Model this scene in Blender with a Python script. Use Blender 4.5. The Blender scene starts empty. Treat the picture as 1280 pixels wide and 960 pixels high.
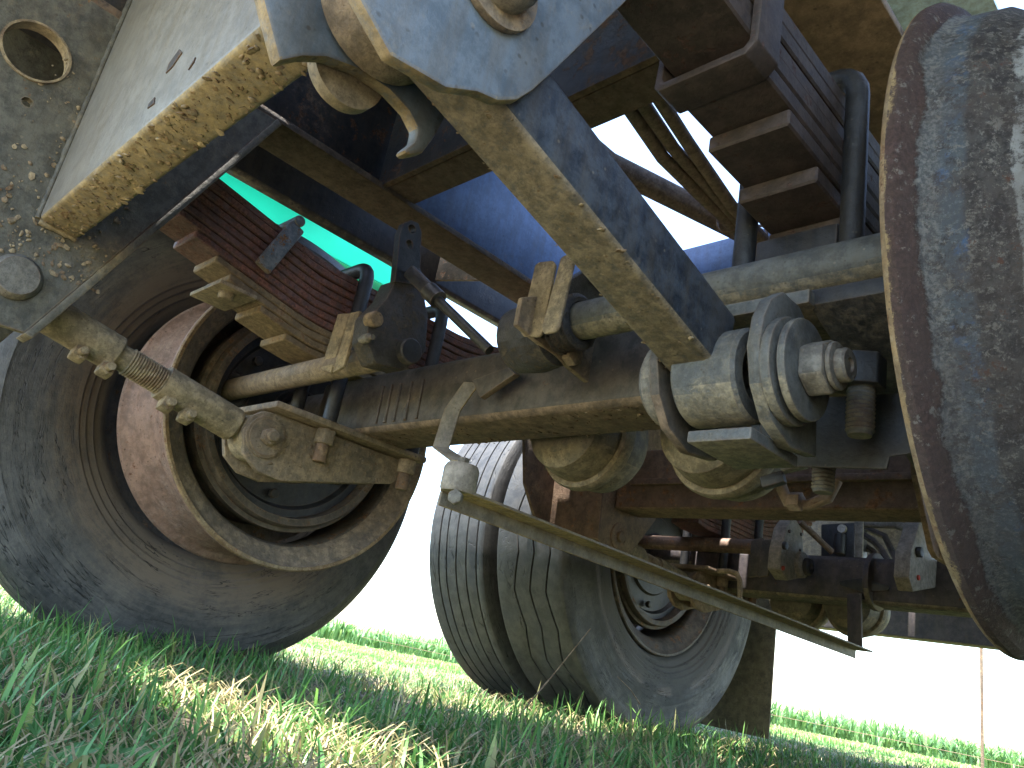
import bpy, bmesh, math, random
import numpy as np
from mathutils import Vector, Matrix, noise as mnoise
from mathutils.geometry import tessellate_polygon
random.seed(7)
R = math.radians
SC = bpy.context.scene
COL = SC.collection

# ------------------------------------------------------------------ camera
# the trailer sets the axes: X runs along the axles (towards the right wheels), Y runs
# along the chassis (away from the photographer), Z is up; metres, grass roots at Z = 0
cam = bpy.data.objects.new('camera', bpy.data.cameras.new('camera'))
COL.objects.link(cam); SC.camera = cam
cam.data.sensor_width = 36.0
cam.data.lens = 27.56
cam.data.clip_start = 0.01
cam.data.clip_end = 3000
yaw, pitch, roll = R(47.35), R(18.62), R(10.73)
fwd = Vector((-math.sin(yaw)*math.cos(pitch), math.cos(yaw)*math.cos(pitch), math.sin(pitch)))
r0 = Vector((math.cos(yaw), math.sin(yaw), 0)); u0 = r0.cross(fwd)
right = r0*math.cos(roll) + u0*math.sin(roll)
up = -r0*math.sin(roll) + u0*math.cos(roll)
cam.matrix_world = Matrix(((right.x, up.x, -fwd.x, 0), (right.y, up.y, -fwd.y, 0), (right.z, up.z, -fwd.z, 0.14), (0, 0, 0, 1)))

# ------------------------------------------------------------------ light
SUN_DIR = Vector((0.0, -0.22, 1.0)).normalized()      # towards the sun
elev = math.asin(SUN_DIR.z)
azim = math.atan2(SUN_DIR.x, SUN_DIR.y)
world = bpy.data.worlds.new('World'); SC.world = world; world.use_nodes = True
wn = world.node_tree.nodes; wl = world.node_tree.links
sky = wn.new('ShaderNodeTexSky'); sky.sky_type = 'NISHITA'; sky.sun_disc = False
sky.sun_elevation = elev; sky.sun_rotation = azim
sky.air_density = 1.0; sky.dust_density = 1.0
wl.new(sky.outputs[0], wn['Background'].inputs[0])
wn['Background'].inputs[1].default_value = 0.15
sun = bpy.data.objects.new('sun', bpy.data.lights.new('sun', 'SUN'))
COL.objects.link(sun)
sun.data.energy = 4.0; sun.data.angle = R(0.5); sun.data.color = (1.0, 0.95, 0.87)
sun.rotation_euler = SUN_DIR.to_track_quat('Z', 'Y').to_euler()
SC.view_settings.view_transform = 'Standard'; SC.view_settings.look = 'None'
SC.view_settings.gamma = 1.0
SC.view_settings.exposure = 2.75
SC.render.engine = 'CYCLES'
SC.cycles.max_bounces = 8; SC.cycles.diffuse_bounces = 5; SC.cycles.glossy_bounces = 3
SC.cycles.transmission_bounces = 3; SC.cycles.caustics_reflective = False
SC.cycles.use_denoising = True
SC.cycles.sample_clamp_indirect = 8.0

# ------------------------------------------------------------------ materials
class NT:
    def __init__(s, name):
        s.m = bpy.data.materials.new(name); s.m.use_nodes = True
        s.t = s.m.node_tree; s.n = s.t.nodes; s.l = s.t.links
        s.p = s.n['Principled BSDF']
        s.geo = s.n.new('ShaderNodeNewGeometry')
        s.pos = s.geo.outputs['Position']
    def link(s, v, sock):
        if hasattr(v, 'node'): s.l.new(v, sock)
        else:
            if isinstance(v, tuple) and len(v) == 3 and sock.type == 'RGBA': v = (*v, 1)
            sock.default_value = v
    def vec(s, sc):
        n = s.n.new('ShaderNodeVectorMath'); n.operation = 'MULTIPLY'
        s.l.new(s.pos, n.inputs[0]); n.inputs[1].default_value = sc
        return n.outputs[0]
    def noise(s, scale, detail=6, rough=0.6, dist=0.0, vec=None, col=False):
        n = s.n.new('ShaderNodeTexNoise'); s.l.new(vec or s.pos, n.inputs['Vector'])
        n.inputs['Scale'].default_value = scale; n.inputs['Detail'].default_value = detail
        n.inputs['Roughness'].default_value = rough; n.inputs['Distortion'].default_value = dist
        return n.outputs[1 if col else 0]
    def voro(s, scale, feature='F1'):
        n = s.n.new('ShaderNodeTexVoronoi'); n.feature = feature; s.l.new(s.pos, n.inputs['Vector'])
        n.inputs['Scale'].default_value = scale
        return n.outputs[0]
    def rng(s, v, a, b, c=0.0, d=1.0):
        n = s.n.new('ShaderNodeMapRange'); n.interpolation_type = 'SMOOTHSTEP'
        s.link(v, n.inputs[0])
        for i, x in enumerate((a, b, c, d)): n.inputs[i+1].default_value = x
        return n.outputs[0]
    def math(s, op, a, b=0.0, clamp=False):
        n = s.n.new('ShaderNodeMath'); n.operation = op; n.use_clamp = clamp
        s.link(a, n.inputs[0]); s.link(b, n.inputs[1]); return n.outputs[0]
    def mix(s, f, a, b):
        n = s.n.new('ShaderNodeMix'); n.data_type = 'RGBA'
        s.link(f, n.inputs[0]); s.link(a, n.inputs[6]); s.link(b, n.inputs[7]); return n.outputs[2]
    def ramp(s, f, stops):
        n = s.n.new('ShaderNodeValToRGB'); e = n.color_ramp.elements
        while len(e) < len(stops): e.new(0.5)
        for i, (p, c) in enumerate(stops): e[i].position = p; e[i].color = (*c, 1)
        s.link(f, n.inputs[0]); return n.outputs[0]
    def sep(s, v):
        n = s.n.new('ShaderNodeSeparateXYZ'); s.l.new(v, n.inputs[0]); return n.outputs
    def bump(s, h, strength=0.4, dist=0.004):
        n = s.n.new('ShaderNodeBump'); n.inputs['Strength'].default_value = strength
        n.inputs['Distance'].default_value = dist; s.link(h, n.inputs['Height'])
        s.l.new(n.outputs[0], s.p.inputs['Normal'])
    def attr(s, name):
        n = s.n.new('ShaderNodeAttribute'); n.attribute_name = name; return n.outputs['Fac']
    def done(s, col, rough, metal=0.0):
        s.link(col, s.p.inputs['Base Color']); s.link(rough, s.p.inputs['Roughness'])
        s.link(metal, s.p.inputs['Metallic']); return s.m

TAN = (0.34, 0.28, 0.19)
OCHRE = (0.42, 0.33, 0.18)
BROWN = (0.20, 0.125, 0.07)
RUST = (0.13, 0.055, 0.028)

def grime(name, base, base2, rust=RUST, rust_amt=0.4, dust=TAN, dust_amt=0.4, under=0.3, rough=0.6, metal=0.0,
          bump=0.5, chip=0.3, scale=1.0, streak=None, seed=0.0):
    """old painted steel: two paint tones, rust where the paint went, dried road dirt, thrown up most onto faces that look down"""
    t = NT(name)
    if name != 'beam_grey_paint':
        lum = 0.3*dust[0]+0.6*dust[1]+0.1*dust[2]; dust = tuple(0.78*x+0.22*lum for x in dust)
    off = t.n.new('ShaderNodeVectorMath'); off.operation = 'ADD'; t.l.new(t.pos, off.inputs[0])
    off.inputs[1].default_value = (seed*3.1, seed*1.7, seed*2.3); t.pos = off.outputs[0]
    v = t.vec(streak) if streak else None
    big = t.noise(5*scale, 5, 0.6, 0.6, v)
    mid = t.noise(22*scale, 9, 0.72, 0.15, v)
    fine = t.noise(150*scale, 6, 0.72)
    speck = t.voro(95*scale)
    col = t.mix(t.rng(t.noise(34*scale, 10, 0.78, 0.1, v), 0.38, 0.62), tuple(x*0.8 for x in base), tuple(x*1.15 for x in base2))
    rm = t.math('ADD', t.math('MULTIPLY', mid, 0.6), t.math('MULTIPLY', t.noise(60*scale, 7, 0.7, 0.2), 0.4))
    th = 0.72 - 0.42*rust_amt
    rf = t.rng(rm, th-0.012, th+0.03)
    rcol = t.mix(t.rng(fine, 0.35, 0.68), tuple(x*0.55 for x in rust), tuple(min(1, x*1.7) for x in rust))
    col = t.mix(rf, col, rcol)
    nz = t.sep(t.geo.outputs['True Normal'])[2]
    und = t.rng(t.math('MULTIPLY', nz, -1.0), 0.25, 0.8, 0.0, under)
    gr = t.noise(75*scale, 9, 0.8, 0.05)
    df = t.math('ADD', t.math('MULTIPLY', big, 0.42), t.math('ADD', t.math('MULTIPLY', mid, 0.30), t.math('MULTIPLY', gr, 0.28)))
    df = t.math('ADD', df, und)
    th = 0.74 - 0.46*dust_amt
    dfac = t.math('ADD', t.rng(df, th-0.09, th+0.10, 0, 0.75), t.rng(df, th-0.005, th+0.022, 0, 0.25))
    dfac = t.math('MULTIPLY', dfac, t.rng(gr, 0.34, 0.56, 0.35, 0.98))
    dcol = t.mix(t.rng(t.noise(44*scale, 9, 0.78), 0.36, 0.62), tuple(x*0.5 for x in dust), tuple(min(1,x*1.1) for x in dust))
    col = t.mix(dfac, col, dcol)
    sp = t.math('MULTIPLY', t.rng(speck, 0.10, 0.22, 1.0, 0.0), t.rng(t.noise(31, 3), 0.46, 0.56, 0, min(1, chip*1.8)))
    col = t.mix(sp, col, (0.025, 0.02, 0.016))
    lt = t.math('MULTIPLY', t.rng(t.voro(63*scale), 0.06, 0.16, 1.0, 0.0), t.rng(t.noise(17, 3), 0.5, 0.64, 0, chip))
    col = t.mix(lt, col, tuple(min(1, x*1.25) for x in dust))
    # run-down streaks, and bare worn arrises
    sk = t.noise(1.0, 7, 0.7, 0.0, t.vec((70, 70, 7)))
    col = t.mix(t.rng(sk, 0.40, 0.66, 0, 0.30), col, tuple(x*0.35 for x in dust))
    bv = t.n.new('ShaderNodeBevel'); bv.samples = 4; bv.inputs['Radius'].default_value = 0.0045
    dt = t.n.new('ShaderNodeVectorMath'); dt.operation = 'DOT_PRODUCT'
    t.l.new(bv.outputs[0], dt.inputs[0]); t.l.new(t.geo.outputs['Normal'], dt.inputs[1])
    edge = t.rng(t.math('ADD', t.math('SUBTRACT', 1.0, dt.outputs['Value']), t.math('MULTIPLY', t.math('SUBTRACT', gr, 0.5), 0.25)), 0.06, 0.16)
    col = t.mix(t.math('MULTIPLY', edge, 0.6), col, t.mix(t.rng(mid, 0.42, 0.58), tuple(x*1.1 for x in rust), tuple(min(1, x*0.95) for x in dust)))
    r = t.math('ADD', t.math('MULTIPLY', t.math('MAXIMUM', rf, dfac), 0.92-rough), rough, True)
    h = t.math('ADD', t.math('MULTIPLY', fine, 0.5), t.math('ADD', t.math('MULTIPLY', mid, 0.9), t.math('MULTIPLY', dfac, 0.7)))
    h = t.math('SUBTRACT', h, t.math('MULTIPLY', rf, 0.35))
    t.bump(h, bump, 0.003)
    mt = t.math('MULTIPLY', t.math('SUBTRACT', 1.0, t.math('MAXIMUM', rf, dfac)), metal)
    return t.done(col, r, mt)

M = {}
M['frame'] = grime('frame_dark_paint', (0.020,0.022,0.026), (0.035,0.033,0.032), rust_amt=0.42, rust=(0.12,0.06,0.032), dust=(0.24,0.15,0.085), dust_amt=0.35, under=0.22)
M['rail'] = grime('rail_blue_paint', (0.10,0.175,0.36), (0.105,0.18,0.37), rust_amt=0.05, dust=(0.26,0.22,0.20), dust_amt=0.22, under=0.6, rough=0.4, chip=0.15, bump=0.15)
M['flange'] = grime('flange_brown_dirt', (0.045,0.036,0.028), (0.08,0.06,0.045), rust_amt=0.4, dust=(0.19,0.13,0.085), dust_amt=0.5, under=0.2)
M['hanger'] = grime('hanger_grime', (0.06,0.062,0.055), (0.11,0.11,0.095), rust_amt=0.3, rust=(0.17,0.08,0.03), dust=(0.28,0.225,0.13), dust_amt=0.36, under=0.3, seed=1)
M['grey_beam'] = grime('beam_grey_paint', (0.205,0.205,0.192), (0.205,0.203,0.19), rust_amt=0.03, dust=OCHRE, dust_amt=0.02, under=0.75, rough=0.42, bump=0.35, chip=0.25, seed=2)
M['blue_plate'] = grime('plate_blue_grey', (0.115,0.155,0.20), (0.14,0.175,0.215), rust_amt=0.16, rust=(0.15,0.08,0.035), dust=(0.42,0.30,0.13), dust_amt=0.30, under=0.55, rough=0.45, bump=0.35, seed=3)
M['rod_bar'] = grime('rod_painted_bar', (0.022,0.032,0.05), (0.055,0.07,0.092), rust_amt=0.12, dust=(0.31,0.25,0.155), dust_amt=0.22, under=0.62, rough=0.42, bump=0.35, seed=4, scale=1.5)
M['tan_metal'] = grime('metal_tan_mud', (0.10,0.085,0.06), (0.19,0.155,0.10), rust_amt=0.3, dust=(0.40,0.31,0.17), dust_amt=0.62, under=0.15, seed=5, scale=1.4)
M['bracket'] = grime('bracket_brown_mud', (0.12,0.10,0.08), (0.19,0.155,0.12), rust_amt=0.3, rust=(0.16,0.085,0.045), dust=(0.36,0.26,0.15), dust_amt=0.55, under=0.2, seed=6, scale=1.3)
M['axle'] = grime('axle_dark_brown', (0.045,0.042,0.038), (0.08,0.07,0.06), rust_amt=0.22, rust=(0.13,0.07,0.04), dust=(0.29,0.195,0.115), dust_amt=0.27, under=0.6, seed=7)
M['axle_dark'] = grime('axle_plum_black', (0.045,0.040,0.048), (0.075,0.062,0.066), rust_amt=0.25, dust=(0.34,0.27,0.16), dust_amt=0.20, under=0.8, seed=8)
M['leaf'] = grime('leaf_steel_rust', (0.10,0.052,0.044), (0.165,0.085,0.072), rust=(0.18,0.08,0.06), rust_amt=0.55, dust=(0.28,0.155,0.12), dust_amt=0.30, under=0.1, bump=0.7, scale=1.6, seed=9)
M['leaf_dark'] = grime('leaf_steel_grey', (0.045,0.036,0.036), (0.07,0.054,0.05), rust=(0.09,0.055,0.05), rust_amt=0.36, dust=(0.13,0.105,0.09), dust_amt=0.16, under=-0.25, bump=0.7, scale=1.5, seed=10)
M['leaf_tip'] = grime('leaf_tip_mud', (0.13,0.095,0.05), (0.19,0.14,0.075), rust=(0.2,0.09,0.03), rust_amt=0.4, dust=(0.34,0.24,0.11), dust_amt=0.5, under=0.1, scale=1.6, seed=11)
M['clip'] = grime('clip_blue_grey', (0.10,0.13,0.17), (0.17,0.19,0.22), rust_amt=0.42, rust=(0.17,0.085,0.035), dust_amt=0.25, under=0.4, scale=2, seed=12)
M['dark_steel'] = grime('steel_black', (0.014,0.017,0.022), (0.027,0.03,0.036), rust_amt=0.1, dust=(0.18,0.15,0.11), dust_amt=0.10, under=0.2, rough=0.45, scale=1.5, seed=13)
M['grease'] = grime('greasy_black_iron', (0.018,0.019,0.023), (0.045,0.045,0.05), rust_amt=0.1, dust=(0.19,0.145,0.085), dust_amt=0.36, under=0.1, rough=0.42, bump=1.0, scale=2.2, seed=14)
M['cast'] = grime('cast_iron_grey', (0.23,0.21,0.18), (0.31,0.28,0.24), rust_amt=0.15, dust=(0.40,0.33,0.24), dust_amt=0.4, under=0.2, scale=2, seed=15)
M['shaft'] = grime('shaft_grey_green', (0.065,0.072,0.076), (0.10,0.108,0.108), rust_amt=0.18, rust=(0.16,0.085,0.045), dust=(0.32,0.27,0.17), dust_amt=0.27, under=0.2, scale=1.6, seed=16)
M['shaft_rust'] = grime('shaft_tan_rust', (0.16,0.125,0.10), (0.23,0.18,0.13), rust_amt=0.3, rust=(0.24,0.115,0.05), dust=(0.38,0.28,0.16), dust_amt=0.5, scale=1.5, seed=17)
M['can'] = grime('chamber_ochre', (0.10,0.09,0.07), (0.17,0.145,0.10), rust_amt=0.25, dust=(0.36,0.28,0.15), dust_amt=0.38, under=0.3, scale=1.3, seed=18)
M['nut'] = grime('nut_zinc_dirt', (0.13,0.128,0.12), (0.19,0.185,0.165), rust_amt=0.25, dust=(0.32,0.27,0.19), dust_amt=0.33, under=0.2, scale=2.5, seed=19, metal=0.3)
M['barrel'] = grime('rim_pink_rust', (0.22,0.135,0.10), (0.29,0.185,0.14), rust=(0.20,0.10,0.065), rust_amt=0.36, dust=(0.38,0.26,0.20), dust_amt=0.38, under=0.05, bump=0.5, rough=0.55, seed=20)
M['rim_dark'] = grime('rim_dark_inside', (0.07,0.062,0.052), (0.12,0.10,0.08), rust=(0.17,0.09,0.045), rust_amt=0.42, dust=(0.27,0.21,0.14), dust_amt=0.4, under=0.05, seed=21)
M['rim_lip'] = grime('rim_lip_gold_rust', (0.22,0.145,0.075), (0.32,0.22,0.11), rust=(0.19,0.085,0.04), rust_amt=0.45, dust=(0.42,0.31,0.16), dust_amt=0.5, under=0.0, scale=2, seed=22)
M['brown'] = grime('crossbeam_brown', (0.11,0.072,0.054), (0.17,0.108,0.075), rust_amt=0.4, rust=(0.19,0.09,0.045), dust=(0.36,0.23,0.12), dust_amt=0.4, under=0.35, seed=23)
M['brown_plate'] = grime('plate_rust_brown', (0.16,0.11,0.075), (0.24,0.16,0.105), rust_amt=0.35, dust=(0.38,0.26,0.15), dust_amt=0.45, under=0.2, seed=24)
M['patchy_under'] = grime('rail_under_peeling', (0.15,0.105,0.07), (0.21,0.145,0.09), rust=(0.07,0.04,0.03), rust_amt=0.40, dust=(0.29,0.20,0.12), dust_amt=0.45, under=0.1, seed=25, scale=0.8)
M['angle_bar'] = grime('angle_bar_mud', (0.13,0.12,0.105), (0.18,0.165,0.14), rust_amt=0.2, dust=(0.44,0.31,0.08), dust_amt=0.22, under=0.75, scale=1.4, seed=26)
M['flap'] = grime('mudflap_olive', (0.11,0.096,0.055), (0.17,0.145,0.08), rust_amt=0.1, dust=(0.27,0.22,0.11), dust_amt=0.4, rough=0.7, bump=0.25, seed=27)
M['hose'] = grime('hose_dusty_rubber', (0.20,0.14,0.10), (0.28,0.20,0.14), rust_amt=0.0, dust=(0.42,0.30,0.20), dust_amt=0.5, under=0.1, scale=2, rough=0.7, seed=28)
M['sill'] = grime('side_rail_black', (0.022,0.022,0.024), (0.035,0.034,0.034), rust_amt=0.05, dust=(0.22,0.18,0.12), dust_amt=0.25, under=0.12, rough=0.5, seed=29)
M['pale_blue'] = grime('sheet_pale_blue', (0.50,0.68,0.90), (0.52,0.70,0.90), rust_amt=0.0, dust_amt=0.0, under=-0.1, chip=0.05)
M['gauge'] = grime('dial_white', (0.6,0.6,0.58), (0.65,0.65,0.62), rust_amt=0.0, dust_amt=0.1, under=0)
M['reflector'] = grime('marker_red', (0.5,0.03,0.02), (0.55,0.05,0.03), rust_amt=0, dust_amt=0, under=0)

def rubber_mat(name, cy, dust_in, dust_out):
    """old rubber: fine rings and cracks that follow the sidewall, brown dust packed towards the bead"""
    t = NT(name)
    _, y, z = t.sep(t.pos)
    dy = t.math('SUBTRACT', y, cy); dz = t.math('SUBTRACT', z, 0.509)
    r = t.math('SQRT', t.math('ADD', t.math('MULTIPLY', dy, dy), t.math('MULTIPLY', dz, dz)))
    th = t.math('ARCTAN2', dz, dy)
    c = t.n.new('ShaderNodeCombineXYZ'); t.link(t.math('MULTIPLY', r, 5.0), c.inputs[0]); t.link(t.math('MULTIPLY', th, 0.22), c.inputs[1]); t.link(t.sep(t.pos)[0], c.inputs[2])
    ring = t.noise(13, 9, 0.75, 0.25, c.outputs[0])
    big = t.noise(6, 5, 0.6, 0.5); mid = t.noise(30, 8, 0.7); fine = t.noise(240, 5, 0.7); gr = t.noise(90, 9, 0.8)
    col = t.mix(t.rng(mid, 0.35, 0.65), (0.036,0.037,0.038), (0.078,0.077,0.074))
    df = t.math('ADD', t.math('MULTIPLY', big, 0.35), t.math('ADD', t.math('MULTIPLY', ring, 0.4), t.math('MULTIPLY', gr, 0.25)))
    inn = t.rng(r, 0.34, 0.47, 0.14, 0.0)
    amt = t.rng(t.math('ADD', df, inn), 0.45, 0.66, 0, 0.85)
    col = t.mix(amt, col, t.mix(t.rng(r, 0.36, 0.47), dust_in, dust_out))
    cr = t.noise(6, 4, 0.7, 0.5, c.outputs[0])
    scr = t.rng(t.math('ABSOLUTE', t.math('SUBTRACT', cr, 0.5)), 0.0, 0.010, 1.0, 0.0)
    scr = t.math('MULTIPLY', scr, t.rng(t.noise(5, 2), 0.46, 0.56))
    col = t.mix(scr, col, (0.010,0.010,0.010))
    pale = t.noise(40, 8, 0.8, 2.5)
    ps = t.math('MULTIPLY', t.rng(t.math('ABSOLUTE', t.math('SUBTRACT', pale, 0.52)), 0.0, 0.006, 0.5, 0.0), t.rng(t.noise(8, 2), 0.52, 0.6))
    col = t.mix(ps, col, (0.2,0.19,0.17))
    h = t.math('ADD', t.math('MULTIPLY', ring, 1.0), t.math('ADD', t.math('MULTIPLY', mid, 0.5), t.math('MULTIPLY', fine, 0.3)))
    t.bump(t.math('SUBTRACT', h, t.math('MULTIPLY', scr, 1.5)), 0.5, 0.004)
    return t.done(col, t.rng(amt, 0.0, 0.6, 0.55, 0.9))
M['rubber'] = rubber_mat('tyre_rubber_cracked', 0.777, (0.20,0.155,0.115), (0.18,0.17,0.15))
M['rubber_far'] = rubber_mat('tyre_rubber_worn', 2.10, (0.12,0.115,0.105), (0.085,0.09,0.095))

def flaked_rim_mat():
    """old rim: bare rusty lip, blue and white paint left on the bead seat, black and grey peeled barrel; bands follow the rim's own width"""
    t = NT('rim_flaked_paint')
    x = t.sep(t.pos)[0]
    st = t.vec((1.0, 0.35, 0.35))
    mid = t.noise(55, 10, 0.78, 0.4, st); grit = t.noise(230, 8, 0.85); big = t.noise(16, 7, 0.7, 0.8); chunk = t.noise(70, 9, 0.8, 0.1)
    u = t.math('MULTIPLY', t.math('ADD', x, 0.186), 10.0)
    u = t.math('ADD', u, t.math('MULTIPLY', t.math('SUBTRACT', mid, 0.5), 0.16))
    u = t.math('ADD', u, t.math('MULTIPLY', t.math('SUBTRACT', grit, 0.5), 0.10))
    u = t.math('ADD', u, t.math('MULTIPLY', t.math('SUBTRACT', t.noise(11, 4, 0.6, 0.2), 0.5), 0.16))
    pale = t.mix(t.rng(grit, 0.44, 0.58), (0.085,0.10,0.11), (0.23,0.24,0.23))
    blue = t.mix(t.rng(big, 0.52, 0.63), (0.085,0.11,0.13), (0.06,0.14,0.29))
    blue = t.mix(t.rng(grit, 0.50, 0.64, 0, 0.6), blue, (0.30,0.33,0.34))
    dark = t.mix(t.rng(chunk, 0.43, 0.56), (0.028,0.028,0.031), (0.085,0.085,0.08))
    dark = t.mix(t.rng(grit, 0.53, 0.60, 0, 0.85), dark, (0.30,0.29,0.26))
    dark = t.mix(t.math('MULTIPLY', t.rng(chunk, 0.56, 0.60), t.rng(big, 0.48, 0.56)), dark, (0.11,0.045,0.028))
    rust = t.mix(t.rng(grit, 0.42, 0.60), (0.045,0.027,0.024), (0.10,0.06,0.05))
    rust = t.mix(t.rng(chunk, 0.60, 0.63, 0, 0.8), rust, (0.34,0.30,0.24))
    speck = t.mix(t.rng(grit, 0.44, 0.5), (0.12,0.10,0.08), (0.46,0.44,0.38))
    col = t.mix(t.math('MAXIMUM', t.rng(u, 0.03, 0.05), t.rng(chunk, 0.52, 0.57)), (0.44,0.33,0.16), rust)
    col = t.mix(t.rng(u, 0.19, 0.215), col, pale)
    col = t.mix(t.rng(u, 0.30, 0.35), col, blue)
    col = t.mix(t.rng(u, 0.44, 0.49), col, dark)
    col = t.mix(t.math('MULTIPLY', t.rng(u, 0.73, 0.75), t.rng(chunk, 0.40, 0.5, 0.1, 1.0)), col, (0.38,0.40,0.39))
    col = t.mix(t.rng(u, 0.83, 0.88), col, speck)
    patch = t.math('MULTIPLY', t.rng(t.noise(38, 10, 0.82, 0.15), 0.52, 0.56), t.rng(u, 0.2, 0.24))
    col = t.mix(t.math('MULTIPLY', patch, 0.85), col, dark)
    spot = t.math('MULTIPLY', t.rng(t.noise(85, 9, 0.8, 0.05), 0.565, 0.60), t.rng(u, 0.05, 0.07))
    col = t.mix(t.math('MULTIPLY', spot, 0.7), col, (0.27,0.265,0.235))
    col = t.mix(t.rng(t.noise(6, 8, 0.75), 0.38, 0.68, 0, 0.6), col, (0.075,0.055,0.045))
    h = t.math('ADD', t.math('MULTIPLY', grit, 0.7), t.math('ADD', t.math('MULTIPLY', chunk, 1.1), t.math('MULTIPLY', t.rng(u, 0.19, 0.215), 0.35)))
    t.bump(h, 0.8, 0.004)
    return t.done(col, 0.62)
M['flaked'] = flaked_rim_mat()

def turquoise_mat(name, c):
    t = NT(name)
    n = t.noise(8, 4); col = t.mix(t.rng(n, 0.3, 0.7), c, tuple(x*0.9 for x in c))
    tr = t.n.new('ShaderNodeBsdfTranslucent'); t.l.new(col, tr.inputs[0])
    mx = t.n.new('ShaderNodeMixShader'); mx.inputs[0].default_value = 0.6
    t.done(col, 0.5)
    t.l.new(t.p.outputs[0], mx.inputs[1]); t.l.new(tr.outputs[0], mx.inputs[2])
    t.l.new(mx.outputs[0], t.n['Material Output'].inputs[0]); return t.m
M['turquoise'] = turquoise_mat('tarpaulin_turquoise', (0.02,0.56,0.44))
M['green'] = turquoise_mat('tarpaulin_green', (0.01,0.33,0.12))

def blade_mat(name, stops, trans=0.35):
    t = NT(name)
    f = t.attr('tint')
    col = t.ramp(f, stops)
    tr = t.n.new('ShaderNodeBsdfTranslucent'); t.l.new(col, tr.inputs[0])
    mx = t.n.new('ShaderNodeMixShader'); mx.inputs[0].default_value = trans
    t.done(col, 0.5)
    t.l.new(t.p.outputs[0], mx.inputs[1]); t.l.new(tr.outputs[0], mx.inputs[2])
    t.l.new(mx.outputs[0], t.n['Material Output'].inputs[0]); return t.m
M['grass'] = blade_mat('grass_blade', [(0.0,(0.05,0.15,0.04)), (0.45,(0.10,0.25,0.065)), (0.75,(0.18,0.36,0.085)), (0.88,(0.32,0.35,0.11)), (1.0,(0.46,0.40,0.24))])
M['crop'] = blade_mat('maize_leaf', [(0.0,(0.07,0.18,0.06)), (0.6,(0.13,0.27,0.09)), (1.0,(0.24,0.36,0.14))], 0.3)
M['weed'] = blade_mat('weed_leaf', [(0.0,(0.07,0.20,0.06)), (1.0,(0.12,0.27,0.09))], 0.25)
M['stalk'] = blade_mat('dry_stalk', [(0.0,(0.30,0.24,0.12)), (1.0,(0.42,0.36,0.2))], 0.2)

def ground_mat():
    t = NT('soil_and_turf')
    d = t.n.new('ShaderNodeVectorMath'); d.operation = 'LENGTH'; t.l.new(t.pos, d.inputs[0]); d = d.outputs['Value']
    n1 = t.noise(3, 8, 0.65); n2 = t.noise(45, 8, 0.75); n3 = t.noise(0.35, 6, 0.6)
    near = t.mix(t.rng(n2, 0.35, 0.65), (0.045,0.034,0.024), (0.12,0.09,0.06))
    near = t.mix(t.rng(n1, 0.46, 0.6, 0, 0.6), near, (0.05,0.075,0.025))
    near = t.mix(t.rng(t.math('ADD', t.sep(t.pos)[1], t.math('MULTIPLY', n1, 0.3)), 0.0, 0.3, 1, 0), near, (0.33,0.265,0.17))  # pale ground behind the camera, added to bounce light up under the trailer
    far = t.mix(t.rng(n3, 0.35, 0.65), (0.16,0.19,0.055), (0.30,0.27,0.11))
    far = t.mix(t.rng(n1, 0.4, 0.7, 0, 0.5), far, (0.14,0.20,0.06))
    col = t.mix(t.rng(d, 2.8, 5.0), near, far)
    t.bump(t.math('ADD', n1, n2), 0.8, 0.02)
    return t.done(col, 0.95)
M['ground'] = ground_mat()

# ------------------------------------------------------------------ mesh building
def smooth(me, ang=35):
    for p in me.polygons: p.use_smooth = True
    me.set_sharp_from_angle(angle=R(ang))

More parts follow.
